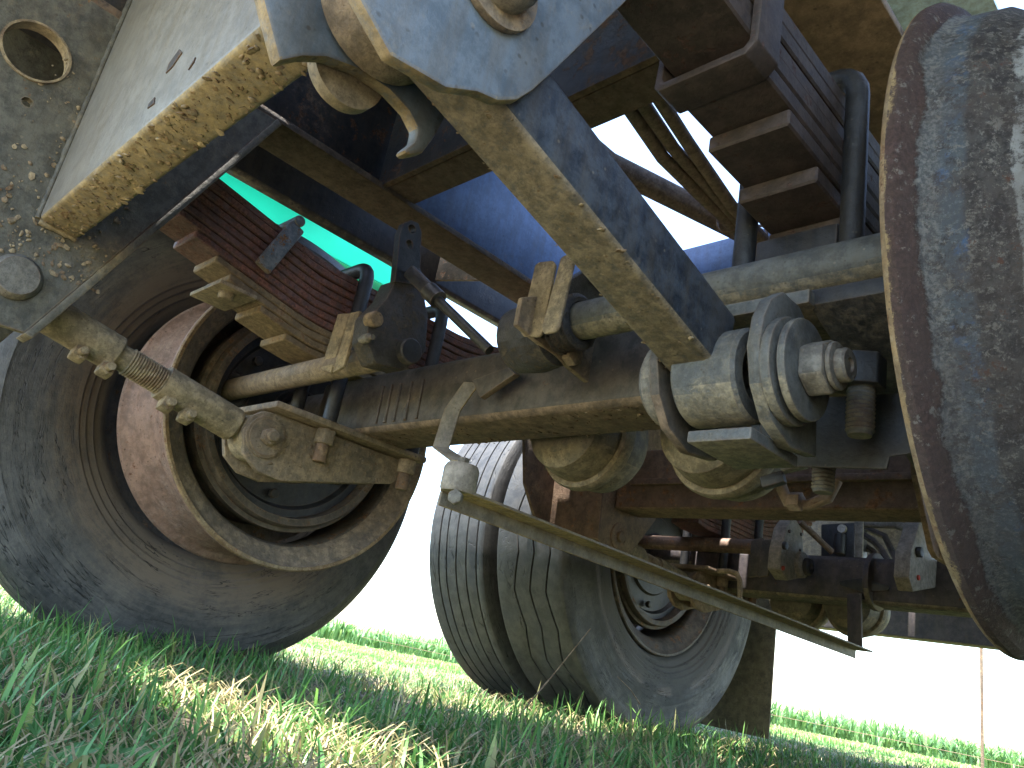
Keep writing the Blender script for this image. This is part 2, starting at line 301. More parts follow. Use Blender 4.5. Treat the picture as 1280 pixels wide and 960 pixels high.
class MB:
    def __init__(s): s.bm = bmesh.new()
    def prism(s, axis, poly, a, b, holes=()):
        """a flat outline pushed along one axis; outline in the other two axes, in x-y-z order"""
        def P(u, v, w): return {'X': (w, u, v), 'Y': (u, w, v), 'Z': (u, v, w)}[axis]
        loops = [list(poly)] + [list(h) for h in holes]
        lo, hi = [], []
        for L in loops:
            l = [s.bm.verts.new(P(u, v, a)) for u, v in L]; h = [s.bm.verts.new(P(u, v, b)) for u, v in L]
            lo.append(l); hi.append(h)
            for i in range(len(L)):
                j = (i+1) % len(L); s.bm.faces.new((l[i], l[j], h[j], h[i]))
        if holes:
            flat = [v for L in loops for v in L]
            tris = tessellate_polygon([[Vector((u, v, 0)) for u, v in L] for L in loops])
            fl, fh = sum(lo, []), sum(hi, [])
            for t3 in tris:
                try:
                    s.bm.faces.new([fl[i] for i in t3]); s.bm.faces.new([fh[i] for i in t3])
                except ValueError: pass
        else:
            s.bm.faces.new(lo[0]); s.bm.faces.new(hi[0])
        return s
    def box(s, x0, x1, y0, y1, z0, z1):
        return s.prism('X', [(y0, z0), (y1, z0), (y1, z1), (y0, z1)], x0, x1)
    def bar(s, p0, p1, w, h, upv=(0, 0, 1)):
        """a straight bar of rectangular section w (across) by h (along upv)"""
        p0, p1 = Vector(p0), Vector(p1); d = (p1-p0).normalized()
        sd = d.cross(Vector(upv)).normalized(); u = sd.cross(d)
        q = [(-w/2, -h/2), (w/2, -h/2), (w/2, h/2), (-w/2, h/2)]
        A = [s.bm.verts.new(p0+sd*a+u*b) for a, b in q]; B = [s.bm.verts.new(p1+sd*a+u*b) for a, b in q]
        for i in range(4):
            j = (i+1) % 4; s.bm.faces.new((A[i], A[j], B[j], B[i]))
        s.bm.faces.new(A); s.bm.faces.new(B); return s
    def tube(s, pts, r, n=12):
        pts = [Vector(p) for p in pts]; rs = r if isinstance(r, (list, tuple)) else [r]*len(pts)
        ref = None; rings = []
        for i, p in enumerate(pts):
            d = (pts[min(i+1, len(pts)-1)] - pts[max(i-1, 0)]).normalized()
            if ref is None: ref = Vector((0, 0, 1)) if abs(d.z) < 0.9 else Vector((0, 1, 0))
            u = (ref - d*ref.dot(d)).normalized(); w = d.cross(u); ref = u
            rings.append([s.bm.verts.new(p + (u*math.cos(2*math.pi*k/n) + w*math.sin(2*math.pi*k/n))*rs[i]) for k in range(n)])
        for A, B in zip(rings, rings[1:]):
            for k in range(n):
                j = (k+1) % n; s.bm.faces.new((A[k], A[j], B[j], B[k]))
        s.bm.faces.new(rings[0]); s.bm.faces.new(rings[-1]); return s
    def lathe(s, prof, c, axis='X', n=48, closed=False, wob=None, dirv=None):
        """prof = (distance along the axis, radius) pairs turned about the axis through c"""
        c = Vector(c)
        d = Vector(dirv).normalized() if dirv else Vector({'X': (1, 0, 0), 'Y': (0, 1, 0), 'Z': (0, 0, 1)}[axis])
        u = (Vector((0, 0, 1)) if abs(d.z) < 0.9 else Vector((0, 1, 0))); u = (u - d*u.dot(d)).normalized(); w = d.cross(u)
        rings = []
        for i, (a, r) in enumerate(prof):
            if r < 1e-6: rings.append([s.bm.verts.new(c+d*a)]); continue
            ring = []
            for k in range(n):
                t = 2*math.pi*k/n; aa = a + (wob(i, k) if wob else 0)
                ring.append(s.bm.verts.new(c + d*aa + (u*math.cos(t)+w*math.sin(t))*r))
            rings.append(ring)
        prs = list(zip(rings, rings[1:])) + ([(rings[-1], rings[0])] if closed else [])
        for A, B in prs:
            for k in range(n):
                j = (k+1) % n
                if len(A) == 1 and len(B) == 1: continue
                if len(A) == 1: s.bm.faces.new((A[0], B[j], B[k]))
                elif len(B) == 1: s.bm.faces.new((A[k], A[j], B[0]))
                else: s.bm.faces.new((A[k], A[j], B[j], B[k]))
        return s
    def cyl(s, c, r, a, b, axis='X', n=24, dirv=None):
        return s.lathe([(a, 0), (a, r), (b, r), (b, 0)], c, axis, n, dirv=dirv)
    def hexnut(s, c, af, a, b, axis='X', dirv=None, rot=0):
        return s.lathe([(a, 0), (a, af*0.577), (b, af*0.577), (b, 0)], c, axis, 6, dirv=dirv)
    def mesh(s, name, bevel=0.0, seg=2, ang=35):
        bmesh.ops.recalc_face_normals(s.bm, faces=s.bm.faces)
        if bevel:
            es = [e for e in s.bm.edges if len(e.link_faces) == 2 and e.calc_face_angle(0) > R(32)]
            bmesh.ops.bevel(s.bm, geom=es, offset=bevel, segments=seg, profile=0.5, affect='EDGES', clamp_overlap=True)
        me = bpy.data.meshes.new(name); s.bm.to_mesh(me); s.bm.free(); smooth(me, ang); return me

W = {}
def empty(name, loc, parent=None):
    o = bpy.data.objects.new(name, None); COL.objects.link(o); o.empty_display_size = 0.1
    W[o.name] = Vector(loc)
    if parent: o.parent = parent; o.location = Vector(loc) - W[parent.name]
    else: o.location = loc
    return o
def part(name, mb, mat, parent=None, bevel=0.0, seg=2, label=None, ang=35, kind=None):
    me = mb.mesh(name, bevel, seg, ang) if isinstance(mb, MB) else mb
    n = len(me.vertices); co = np.empty(n*3, dtype=np.float32); me.vertices.foreach_get('co', co); co = co.reshape(-1, 3)
    c = (co.min(0)+co.max(0))/2; co -= c; me.vertices.foreach_set('co', co.ravel()); me.update()
    me.materials.append(M[mat])
    o = bpy.data.objects.new(name, me); COL.objects.link(o); c = Vector(c.tolist()); W[o.name] = c
    if parent: o.parent = parent; o.location = c - W[parent.name]
    else: o.location = c
    if label: o['label'] = label
    if kind: o['kind'] = kind
    return o
def tag(o, label, cat=None, group=None, kind=None):
    o['label'] = label
    if cat: o['category'] = cat
    if group: o['group'] = group
    if kind: o['kind'] = kind
def circle(c, r, n=14): return [(c[0]+r*math.cos(2*math.pi*k/n), c[1]+r*math.sin(2*math.pi*k/n)) for k in range(n)]
def arc_path(a, b, c, n=5):
    """quadratic bend from a to c round the corner b"""
    a, b, c = Vector(a), Vector(b), Vector(c)
    return [(a*(1-t)**2 + b*2*t*(1-t) + c*t*t) for t in [i/n for i in range(n+1)]]

# ------------------------------------------------------------------ ground
def fall(x, y):
    d = np.clip(np.sqrt(x*x + y*y), 4.0, 45.0); a = np.radians(1.32+0.68*4.0/d)
    return np.minimum(0.14 - d*np.tan(a), 0.0)
def gz(x, y):
    x = np.asarray(x, float); y = np.asarray(y, float)
    b = 0.010*np.sin(5.1*x+1.3*y+0.4)*np.sin(3.7*y-1.1*x) + 0.006*np.sin(13*x+2)*np.sin(11*y+x*3) + 0.004*np.sin(29*x-7*y)
    q = np.clip((y-0.95)/0.5, 0, 1); q = q*q*(3-2*q)*np.clip((4.2-y)/1.5, 0, 1)
    return fall(x, y) + b - 0.018*q
def ground():
    k = np.concatenate([-np.geomspace(3.2, 900, 46)[::-1], np.linspace(-3.1, 3.1, 94)[1:-1], np.geomspace(3.2, 900, 46)])
    gx, gy = np.meshgrid(k - 1.0, k + 1.5, indexing='ij'); n = len(k)
    co = np.stack([gx, gy, gz(gx, gy)], -1).reshape(-1, 3)
    i = np.arange(n*n).reshape(n, n)
    f = np.stack([i[:-1, :-1], i[1:, :-1], i[1:, 1:], i[:-1, 1:]], -1).reshape(-1, 4)
    me = bpy.data.meshes.new('ground'); me.from_pydata(co.tolist(), [], f.tolist()); smooth(me, 180)
    me.materials.append(M['ground']); o = bpy.data.objects.new('ground', me); COL.objects.link(o); o['kind'] = 'structure'
ground()

# ------------------------------------------------------------------ the trailer
trailer = empty('trailer', (-0.797, 0.777, 0.0))
tag(trailer, 'old dirt-caked tandem axle trailer seen from underneath, parked on the grass', 'trailer')
MID = -0.797; AY = 0.777; AZ = 0.509; A2 = 2.10

# ---- chassis rails
def rail(xw, xf0, xf1, mat_web, label=None):
    r = part('chassis_rail', MB().box(xw-0.006, xw+0.006, 0.646 if xw < MID else -0.6, 4.2, 0.912, 1.20), mat_web, trailer, 0.002, label=label)
    if xw < MID: part('web_plate', MB().box(xw-0.006, xw+0.0065, -0.6, 0.645, 0.912, 1.20), 'frame', r, 0.002)
    part('lower_flange', MB().box(xf0, xf1, -0.6, 4.2, 0.898, 0.9115), 'flange' if xw < MID else 'patchy_under', r, 0.002)
    part('upper_flange', MB().box(xf0, xf1 if xw < MID else -0.385, -0.6, 4.2, 1.2005, 1.214), 'frame', r, 0.002)
    return r
rail(-1.172, -1.245, -1.145, 'rail', 'blue painted rail web with brown dirt on its lower flange')
rail(-0.395, -0.405, -0.275, 'frame')
# ---- cross members between the rails
c = part('crossmember', MB().box(-1.163, -0.402, 0.640, 0.652, 0.905, 1.17), 'frame', trailer, 0.002)
part('lower_flange', MB().box(-1.142, -0.407, 0.653, 0.715, 0.905, 0.917), 'flange', c, 0.002)
c = part('crossmember', MB().box(-1.160, -0.402, 1.30, 1.312, 0.96, 1.06), 'rail', trailer, 0.002)
c = part('crossmember', MB().box(-1.160, -0.402, 2.9, 2.912, 0.92, 1.17), 'frame', trailer, 0.002)
for n_, (xa, xb, ya, yb) in enumerate(((-2.0, 0.45, -0.62, 0.135), (-2.0, -1.115, 0.120, 0.365), (-0.62, 0.45, 0.118, 0.365), (-2.0, -0.60, 0.350, 0.95), (-0.63, 0.45, 0.345, 0.80),
                                      (-1.12, 0.45, 1.60, 4.4), (-0.69, -0.42, 1.12, 1.62), (-0.10, 0.45, 0.78, 1.63), (-2.0, -1.10, 2.35, 3.2))):
    zd = 1.222 + 0.0145*(0, 1, 2, 0, 1, 0, 1, 2, 1)[n_]
    part('deck_shade_plate', MB().box(xa, xb, ya, yb, zd, zd+0.013), 'frame', trailer)  # unseen deck pieces, gaps and covers shaped to place sun strips and shade
lf = part('shade_plate', MB().box(-1.20, -0.22, 0.55, 1.42, 1.90, 1.92), 'frame', trailer)  # unseen raised plate, added to keep the sun off the parts below
for (xp, yp) in ((-1.05, 0.90), (-0.70, 0.90), (-1.05, 0.60), (-0.70, 0.60)):
    part('shade_plate_post', MB().box(xp-0.02, xp+0.02, yp-0.02, yp+0.02, 1.252, 1.8995), 'frame', lf)  # posts added to carry the unseen sun-blocking plate
part('floor_sheet', MB().box(-0.432, -0.268, 0.70, 1.64, 1.268, 1.276), 'pale_blue', trailer, label='pale blue sheet above the right wheel')
# grey beam between the front spring hangers, its underside caked with yellow mud
b = MB()
b.prism('X', [(0.161, 0.560), (0.212, 0.556), (0.212, 1.0), (0.161, 1.0)], -1.136, -0.425)
part('front_crossmember', b, 'grey_beam', trailer, 0.006, 3, label='light grey cross beam with yellow mud along its underside')

def weld(name, a, b, r, mat, parent):
    a, b = Vector(a), Vector(b); n = max(6, int((b-a).length/0.006))
    pts = [a.lerp(b, i/n) for i in range(n+1)]
    part(name, MB().tube(pts, [r*(0.75+0.5*random.random()) for _ in pts], 8), mat, parent, ang=60)
weld('weld_bead', (-1.137, 0.160, 0.562), (-1.137, 0.160, 0.99), 0.0042, 'hanger', trailer)
weld('weld_bead', (-1.137, 0.163, 0.559), (-1.137, 0.210, 0.556), 0.0042, 'tan_metal', trailer)
for pl in ([(-0.7505, 0.6454), (-0.7693, 0.6365), (-0.7670, 0.6233), (-0.7516, 0.6240), (-0.7364, 0.6344)], [(-0.7739, 0.5966), (-0.7864, 0.5941), (-0.7851, 0.5876), (-0.7670, 0.5857)], [(-0.6815, 0.6012), (-0.6879, 0.5933), (-0.6892, 0.5902), (-0.6807, 0.5953)]):
    part('paint_scar', MB().prism('Y', pl, 0.1597, 0.1609), 'frame', trailer)
# ---- left front hanger
def disc_nut(name, c, r, a, b, mat, parent, axis='X', n=28):
    return part(name, MB().lathe([(a, 0), (a, r), (b-0.25*r*(1 if b > a else -1), r), (b, r*0.82), (b, 0)], c, axis, n), mat, parent, ang=40)
hx = -1.14
outl = [(-0.10, 0.46), (0.168, 0.412), (0.196, 0.411), (0.300, 0.640), (0.415, 0.895), (0.415, 0.896), (-0.10, 0.896)]
outl = [(-0.06, 0.60), (0.10, 0.440), (0.168, 0.412), (0.196, 0.413), (0.415, 0.895), (-0.06, 0.895)]
hg = part('spring_hanger', MB().prism('X', outl, hx-0.012, hx, holes=[circle((0.084, 0.778), 0.0415, 32), circle((0.098, 0.706), 0.007, 8)]), 'hanger', trailer, 0.0, label='grimy hanger plate with a pipe hole and a big bolt')
part('outer_plate', MB().prism('X', outl, -1.325, -1.313), 'hanger', hg, 0.002)
part('rear_flange', MB().prism('X', [(0.196, 0.411), (0.206, 0.408), (0.425, 0.890), (0.415, 0.895)], -1.18, -1.134), 'hanger', hg, 0.001)
part('pipe_sleeve', MB().lathe([(-0.02, 0.0395), (0.0035, 0.0395), (0.0035, 0.0425), (-0.02, 0.0412)], (hx, 0.084, 0.778), 'X', 40, closed=True), 'tan_metal', hg)
disc_nut('pivot_bolt', (hx, 0.164, 0.477), 0.030, 0.0, 0.012, 'nut', hg)
disc_nut('washer', (hx, 0.084, 0.60), 0.012, 0.0, 0.004, 'hanger', hg)

# ---- right front hanger: two blue plates either side of the rod
hr = part('spring_hanger', MB().prism('X', [(0.10, 0.62), (0.105, 0.50), (0.128, 0.455), (0.166, 0.430), (0.205, 0.437), (0.227, 0.450), (0.243, 0.455), (0.258, 0.466), (0.268, 0.480), (0.282, 0.505), (0.345, 0.625), (0.41, 0.75), (0.41, 0.895), (0.05, 0.895)], -0.334, -0.324),
          'blue_plate', trailer, 0.0025, 2, label='blue-grey hanger plate with rounded lower corner and worn yellow edge')
lp = [(0.02, 0.60), (0.10, 0.50)] + [(0.1184, 0.4741), (0.1385, 0.4444), (0.1511, 0.4578), (0.1656, 0.4684), (0.1882, 0.4762), (0.2131, 0.4776), (0.2312, 0.4732), (0.2413, 0.4655), (0.2420, 0.4553), (0.2347, 0.4434), (0.2394, 0.4419), (0.2503, 0.4515), (0.2566, 0.4690), (0.2638, 0.5017)] + [(0.41, 0.78), (0.41, 0.895), (0.02, 0.895)]
part('inner_plate', MB().prism('X', lp, -0.416, -0.404), 'blue_plate', hr, 0.0025)
disc_nut('pivot_bolt', (-0.324, 0.222, 0.530), 0.022, 0.0, 0.022, 'nut', hr)
part('washer', MB().cyl((-0.324, 0.222, 0.530), 0.032, 0.0, 0.006, n=32), 'bracket', hr, 0.001)
part('washer', MB().lathe([(0, 0), (0, 0.027), (-0.010, 0.027), (-0.012, 0.024), (-0.012, 0.018), (-0.008, 0.016), (-0.008, 0)], (-0.4165, 0.188, 0.482), 'X', 36), 'tan_metal', hr)
part('top_plate', MB().box(-0.402, -0.336, 0.06, 0.40, 0.72, 0.735), 'frame', hr, 0.001)

# ---- torque rods
def square_rod():
    p0, p1 = Vector((-0.3635, 0.17, 0.522)), Vector((-0.3635, 0.560, 0.424))
    r = part('torque_rod', MB().bar(p0, p1, 0.051, 0.062), 'rod_bar', trailer, 0.007, 3, label='square dark torque rod with mud along its underside')
    part('rod_eye', MB().lathe([(-0.032, 0.026), (-0.032, 0.039), (-0.029, 0.042), (0.027, 0.042), (0.030, 0.039), (0.030, 0.026)], (-0.348, 0.572, 0.398), 'X', 40, closed=True), 'shaft', r)
    part('rod_eye', MB().lathe([(-0.034, 0.028), (-0.034, 0.047), (0.024, 0.047), (0.024, 0.028)], (-0.366, 0.190, 0.520), 'X', 40, closed=True), 'bracket', r)
square_rod()
def round_rod(x, ya, za, yb, zb, label=None):
    """adjustable rod: two clamped sleeves on a threaded rod, an eye at the axle end"""
    a, b = Vector((x, ya, za)), Vector((x, yb, zb)); d = (b-a); L = d.length; d.normalize()
    r = part('torque_rod', MB().cyl(a, 0.019, 0.02, L*0.93, dirv=d, n=20), 'tan_metal', trailer, label=label)
    th = []
    for k in range(14):
        q = L*0.44 + k*0.0042; th += [(q, 0.0195), (q+0.0021, 0.022)]
    part('thread', MB().lathe(th, a, dirv=d, n=20), 'tan_metal', r, ang=20)
    for s0, s1 in ((0.04, 0.40), (0.58, 0.90)):
        q0, q1 = L*s0, L*s1
        part('clamp_sleeve', MB().lathe([(q0, 0.019), (q0, 0.027), (q1-0.003, 0.0275), (q1, 0.025), (q1, 0.019)], a, dirv=d, n=28, closed=True), 'tan_metal', r)
        side = Vector((0.35, 0, -1)).normalized()
        for f in ((0.66, 0.93) if s0 < 0.3 else (0.10, 0.36)):
            p = a + d*(q0+(q1-q0)*f) + side*0.032
            part('clamp_bolt', MB().hexnut(p, 0.017, -0.012, 0.012, dirv=Vector((1, 0, 0.1))).cyl(p, 0.006, -0.02, 0.024, dirv=Vector((1, 0, 0.1)), n=10), 'tan_metal', r)
            part('clamp_ear', MB().bar(p-d*0.010, p+d*0.010, 0.022, 0.020, side), 'tan_metal', r, 0.003)
    part('rod_eye', MB().lathe([(-0.026, 0.020), (-0.026, 0.036), (-0.022, 0.039), (0.022, 0.039), (0.026, 0.036), (0.026, 0.020)], b, 'X', 36, closed=True), 'tan_metal', r)
    part('rod_eye', MB().lathe([(-0.026, 0.020), (-0.026, 0.036), (-0.022, 0.039), (0.022, 0.039), (0.026, 0.036), (0.026, 0.020)], a, 'X', 36, closed=True), 'tan_metal', r)
    return r
round_rod(-1.205, 0.164, 0.477, 0.571, 0.394, 'muddy adjustable torque rod with threaded middle and clamp bolts')
round_rod(-1.205, 1.487, 0.440, 1.894, 0.394)

# ---- axles
def rsq(h, r, n=4):
    out = []
    for cx, cy, a0 in ((h-r, h-r, 0), (-h+r, h-r, 90), (-h+r, -h+r, 180), (h-r, -h+r, 270)):
        out += [(cx+r*math.cos(R(a0+90*k/n)), cy+r*math.sin(R(a0+90*k/n))) for k in range(n+1)]
    return out
def axle_beam(y, z, h, x0, x1, mat, label):
    o = part('axle', MB().prism('X', [(y+a, z+b) for a, b in rsq(h, 0.013)], x0, x1), mat, trailer, 0.0, label=label)
    for xs in (x0, x1):
        part('axle_end', MB().cyl((xs, y, AZ), 0.052, -0.16, 0.16, n=32), mat, o, 0.004)
    return o
ax1 = axle_beam(AY, 0.505, 0.055, -1.30, -0.26, 'axle', 'dark square axle beam with brown mud underneath')
ax2 = axle_beam(A2, 0.468, 0.057, -1.30, -0.26, 'axle_dark', 'plum-dark axle beam of the far wheel pair')

for xx in (-1.10, -1.075, -1.05, -1.02, -0.99):
    weld('weld_bead', (xx, AY-0.056, 0.462), (xx-0.004, AY-0.056, 0.53), 0.0028, 'axle', ax1)
# ---- axle seat brackets
def left_bracket(dy, mat='bracket', lab=None):
    x = -1.175
    side = [(0.532, 0.394), (0.540, 0.420), (0.556, 0.434), (0.580, 0.438), (0.868, 0.436), (0.866, 0.416), (0.832, 0.388), (0.618, 0.334), (0.575, 0.338), (0.545, 0.358)]
    side = [(y+dy, z) for y, z in side]
    o = part('axle_seat', MB().prism('X', side, x-0.012, x), mat, trailer, 0.002, label=lab)
    part('side_plate', MB().prism('X', side, x-0.078, x-0.066), mat, o, 0.002)
    part('web_plate', MB().prism('X', [(0.64+dy, 0.346), (0.83+dy, 0.390), (0.83+dy, 0.436), (0.64+dy, 0.436)], x-0.065, x-0.0125), mat, o, 0.001)
    part('top_plate', MB().prism('X', [(0.560+dy, 0.4395), (0.880+dy, 0.4395), (0.880+dy, 0.452), (0.560+dy, 0.452)], x-0.12, x+0.030), mat, o, 0.004)
    disc = MB().lathe([(0, 0), (0, 0.034), (0.005, 0.034), (0.005, 0.030), (0.008, 0.030), (0.008, 0.0)], (x, 0.571+dy, 0.394), 'X', 36)
    part('washer', disc, mat, o)
    part('pivot_nut', MB().hexnut((x+0.008, 0.571+dy, 0.394), 0.025, 0, 0.016).cyl((x+0.02, 0.571+dy, 0.394), 0.009, 0, 0.012, n=14), mat, o, 0.002)
    for yy in (0.672, 0.852):
        part('bolt_nut', MB().hexnut((x+0.008, yy+dy, 0.4385), 0.032, -0.026, 0.0, 'Z'), mat, o, 0.002)
        part('bolt_end', MB().cyl((x+0.008, yy+dy, 0.42), 0.012, -0.038, 0.0, 'Z', 16), 'brown', o, 0.002)
    return o
left_bracket(0, lab='muddy torque rod bracket plate bolted under the axle')
left_bracket(A2-AY, 'brown_plate')

def right_bracket():
    Y, Z = 0.572, 0.398
    rp = [(0.540, 0.452), (0.560, 0.468), (0.590, 0.468), (0.618, 0.452), (0.632, 0.42), (0.640, 0.345), (0.590, 0.338), (0.556, 0.350), (0.535, 0.375), (0.526, 0.405), (0.530, 0.432)]
    o = part('axle_seat', MB().prism('X', rp, -0.305, -0.293), 'shaft', trailer, 0.002, label='grey steel clevis holding the square rod, big nut on its bolt')
    lp = [(y, z) for y, z in rp]
    part('side_plate', MB().prism('X', lp, -0.400, -0.390), 'axle', o, 0.002)
    part('base_plate', MB().box(-0.366, -0.306, 0.548, 0.632, 0.333, 0.344), 'shaft', o, 0.002)
    part('top_plate', MB().prism('X', [(0.590, 0.470), (0.72, 0.476), (0.72, 0.488), (0.590, 0.484)], -0.42, -0.285), 'shaft', o, 0.002)
    part('gusset_plate', MB().prism('Y', [(-0.3897, 0.4323), (-0.2402, 0.4256), (-0.2361, 0.3677), (-0.2584, 0.3657), (-0.2609, 0.3538), (-0.3540, 0.3591), (-0.3854, 0.3796)], 0.7105, 0.7135), 'dark_steel', o, 0.001)
    part('seat_plate', MB().prism('X', [(0.60, 0.488), (0.66, 0.494), (0.90, 0.404), (0.90, 0.39), (0.60, 0.472)], -0.290, -0.20), 'dark_steel', o, 0.002)
    for i, (xa, xb, r, m) in enumerate(((-0.293, -0.284, 0.046, 'shaft'), (-0.284, -0.280, 0.036, 'grease'), (-0.280, -0.273, 0.043, 'shaft'))):
        part('washer', MB().cyl((0, Y, Z), r, xa, xb, n=40), m, o, 0.0015)
    part('lock_nut', MB().hexnut((0, Y, Z), 0.042, -0.273, -0.2525), 'nut', o, 0.003)
    part('lock_nut_collar', MB().cyl((0, Y, Z), 0.020, -0.252, -0.2475, n=24), 'nut', o, 0.002)
    part('pivot_bolt', MB().lathe([(-0.247, 0), (-0.247, 0.014), (-0.241, 0.014), (-0.239, 0.0125), (-0.239, 0.006), (-0.241, 0.005), (-0.241, 0)], (0, Y, Z), 'X', 24), 'nut', o)
    for i, (xa, xb, r, m) in enumerate(((-0.412, -0.4005, 0.040, 'nut'), (-0.418, -0.4125, 0.034, 'shaft'))):
        part('washer', MB().cyl((0, Y, Z), r, xa, xb, n=36), m, o, 0.0015)
right_bracket()

# ---- leaf springs
def spring(xc, w, yc, prof, starts, t, mat, tipmat, sym=True, label=None):
    """prof gives the top of the pack; every blade is a piece of its own, the lower the shorter"""
    root = None
    for k, (ya, yb) in enumerate(starts):
        n = max(4, int((yb-ya)/0.05)); ys = np.linspace(ya, yb, n+1)
        top = [(float(y), prof(y) - k*t) for y in ys]; bot = [(y, z-t*0.90) for y, z in top]
        dx = random.uniform(-0.0016, 0.0016); dw = random.uniform(-0.001, 0.001)
        me = MB().prism('X', top + bot[::-1], xc-w/2+dx-dw, xc+w/2+dx+dw)
        if root is None:
            root = part('leaf_spring', me, mat, trailer, 0.0015, 1, label=label)
        else: part('leaf', me, mat if k < len(starts)*0.62 else tipmat, root, 0.0022, 1)
    return root
def profL(y): return 0.733 + 0.20*max(0, abs(y-AY)-0.177)
cl = [0.22, 0.22, 0.24, 0.26, 0.28, 0.30, 0.338, 0.371, 0.414, 0.443, 0.506, 0.564]
sL = spring(-1.238, 0.088, AY, profL, [(a, 2*AY-a) for a in cl], 0.0145, 'leaf', 'leaf_tip', label='maroon rusty leaf spring pack with stepped muddy blade ends')
def profR(y): return 0.786 + 0.05*max(0, 0.5-y)
cr = [0.22, 0.25, 0.28, 0.31, 0.512, 0.578, 0.648, 0.716]
sR = spring(-0.356, 0.088, AY, profR, [(a, 2*AY-a) for a in cr], 0.0212, 'leaf_dark', 'leaf_dark', label='grey-brown leaf spring of thick blades stepping down to the axle')
def profL2(y): return profL(y-(A2-AY))
sL2 = spring(-1.238, 0.088, A2, profL2, [(a+A2-AY, A2+AY-a) for a in cl], 0.0145, 'leaf', 'leaf')
def ubolt(x0, x1, y, ztop, zbot, root, r=0.013):
    q = 0.030
    pts = [Vector((x1, y, zbot))] + [Vector((x1, y, ztop-0.05))] + arc_path((x1, y, ztop-q), (x1, y, ztop), (x1-q, y, ztop)) + arc_path((x0+q, y, ztop), (x0, y, ztop), (x0, y, ztop-q)) + [Vector((x0, y, zbot))]
    part('clamp_bolt', MB().tube(pts, r, 14), 'dark_steel', root)
for y in (0.676, 0.862): ubolt(-1.300, -1.174, y, 0.757, 0.425, sL)
for y in (0.700, 0.862): ubolt(-0.418, -0.297, y, 0.806, 0.43, sR, 0.0125)
for y in (A2-0.095, A2+0.095): ubolt(-1.300, -1.174, y, 0.757, 0.425, sL2)
part('spacer_block', MB().box(-1.284, -1.192, 0.70, 0.855, 0.5602, 0.5625), 'leaf_tip', sL, 0.003)
part('spacer_block', MB().box(-0.402, -0.310, 0.695, 0.86, 0.5602, 0.617), 'dark_steel', sR, 0.003)
part('spacer_block', MB().box(-1.284, -1.192, A2-0.08, A2+0.08, 0.5255, 0.558), 'axle_dark', sL2, 0.003)
# clips round the packs
part('spring_clip', MB().bar((-1.184, 0.486, 0.662), (-1.184, 0.524, 0.764), 0.030, 0.012, (1, 0, 0)), 'clip', sL, 0.004, label='blue-grey clip strap across the blades')
part('spring_clip', MB().box(-1.290, -1.176, 0.425, 0.490, 0.604, 0.611), 'tan_metal', sL, 0.001)
part('clip_bolt', MB().cyl((-1.19, 0.523, 0.772), 0.010, -0.10, 0.014, n=16), 'clip', sL, 0.002)
disc_nut('clip_bolt', (-1.205, 0.452, 0.604), 0.013, 0.0, -0.012, 'tan_metal', sL, 'Z', 16)
strap = [(-0.405, 0.80), (-0.411, 0.685), (-0.405, 0.679), (-0.312, 0.679), (-0.300, 0.690), (-0.299, 0.80)]
strap_in = [(-0.402, 0.80), (-0.402, 0.692), (-0.399, 0.688), (-0.314, 0.688), (-0.309, 0.694), (-0.308, 0.80)]
part('spring_clip', MB().prism('Y', strap + strap_in[::-1], 0.492, 0.532), 'leaf_dark', sR, 0.002, label='thick pitted clip band under the blades')

# ---- middle hangers and the brown cross beam
def mid_hanger(x, xo, lab=None):
    o = part('spring_hanger', MB().prism('X', [(1.395, 0.635), (1.41, 0.418), (1.425, 0.408), (1.532, 0.408), (1.545, 0.414), (1.628, 0.514), (1.66, 0.65), (1.66, 0.895), (1.36, 0.895)], x-0.010, x), 'brown_plate', trailer, 0.002, label=lab)
    part('side_plate', MB().prism('X', [(1.25, 0.70), (1.30, 0.52), (1.38, 0.416), (1.40, 0.408), (1.532, 0.408), (1.628, 0.514), (1.66, 0.65), (1.66, 0.895), (1.25, 0.895)], xo-0.010, xo), 'brown', o, 0.002)
    part('front_plate', MB().prism('X', [(1.392, 0.62), (1.398, 0.62), (1.412, 0.418), (1.406, 0.418)], xo+0.001, x+0.004), 'brown', o, 0.001)
    part('washer', MB().lathe([(0, 0), (0, 0.032), (0.004, 0.032), (0.006, 0.026), (0.006, 0.020), (0.004, 0.018), (0.004, 0)], (x, 1.487, 0.440), 'X', 36), 'brown_plate', o)
    part('pivot_nut', MB().hexnut((x, 1.487, 0.440), 0.024, 0.002, 0.012), 'brown_plate', o, 0.002)
mid_hanger(-1.15, -1.30, 'rusty brown middle hanger plate with one pivot bolt')
mid_hanger(-0.33, -0.43)
part('middle_crossmember', MB().box(-1.149, -0.344, 1.452, 1.552, 0.500, 0.640), 'brown', trailer, 0.006, 3, label='brown box cross beam between the middle hangers')
part('stiffener_strip', MB().box(-1.10, -0.40, 1.436, 1.450, 0.552, 0.566), 'brown', trailer, 0.002)
part('rear_crossmember', MB().box(-1.95, 0.1, 3.38, 3.48, 0.470, 0.62), 'axle_dark', trailer, 0.006, 3, label='low plum-dark beam across the tail')

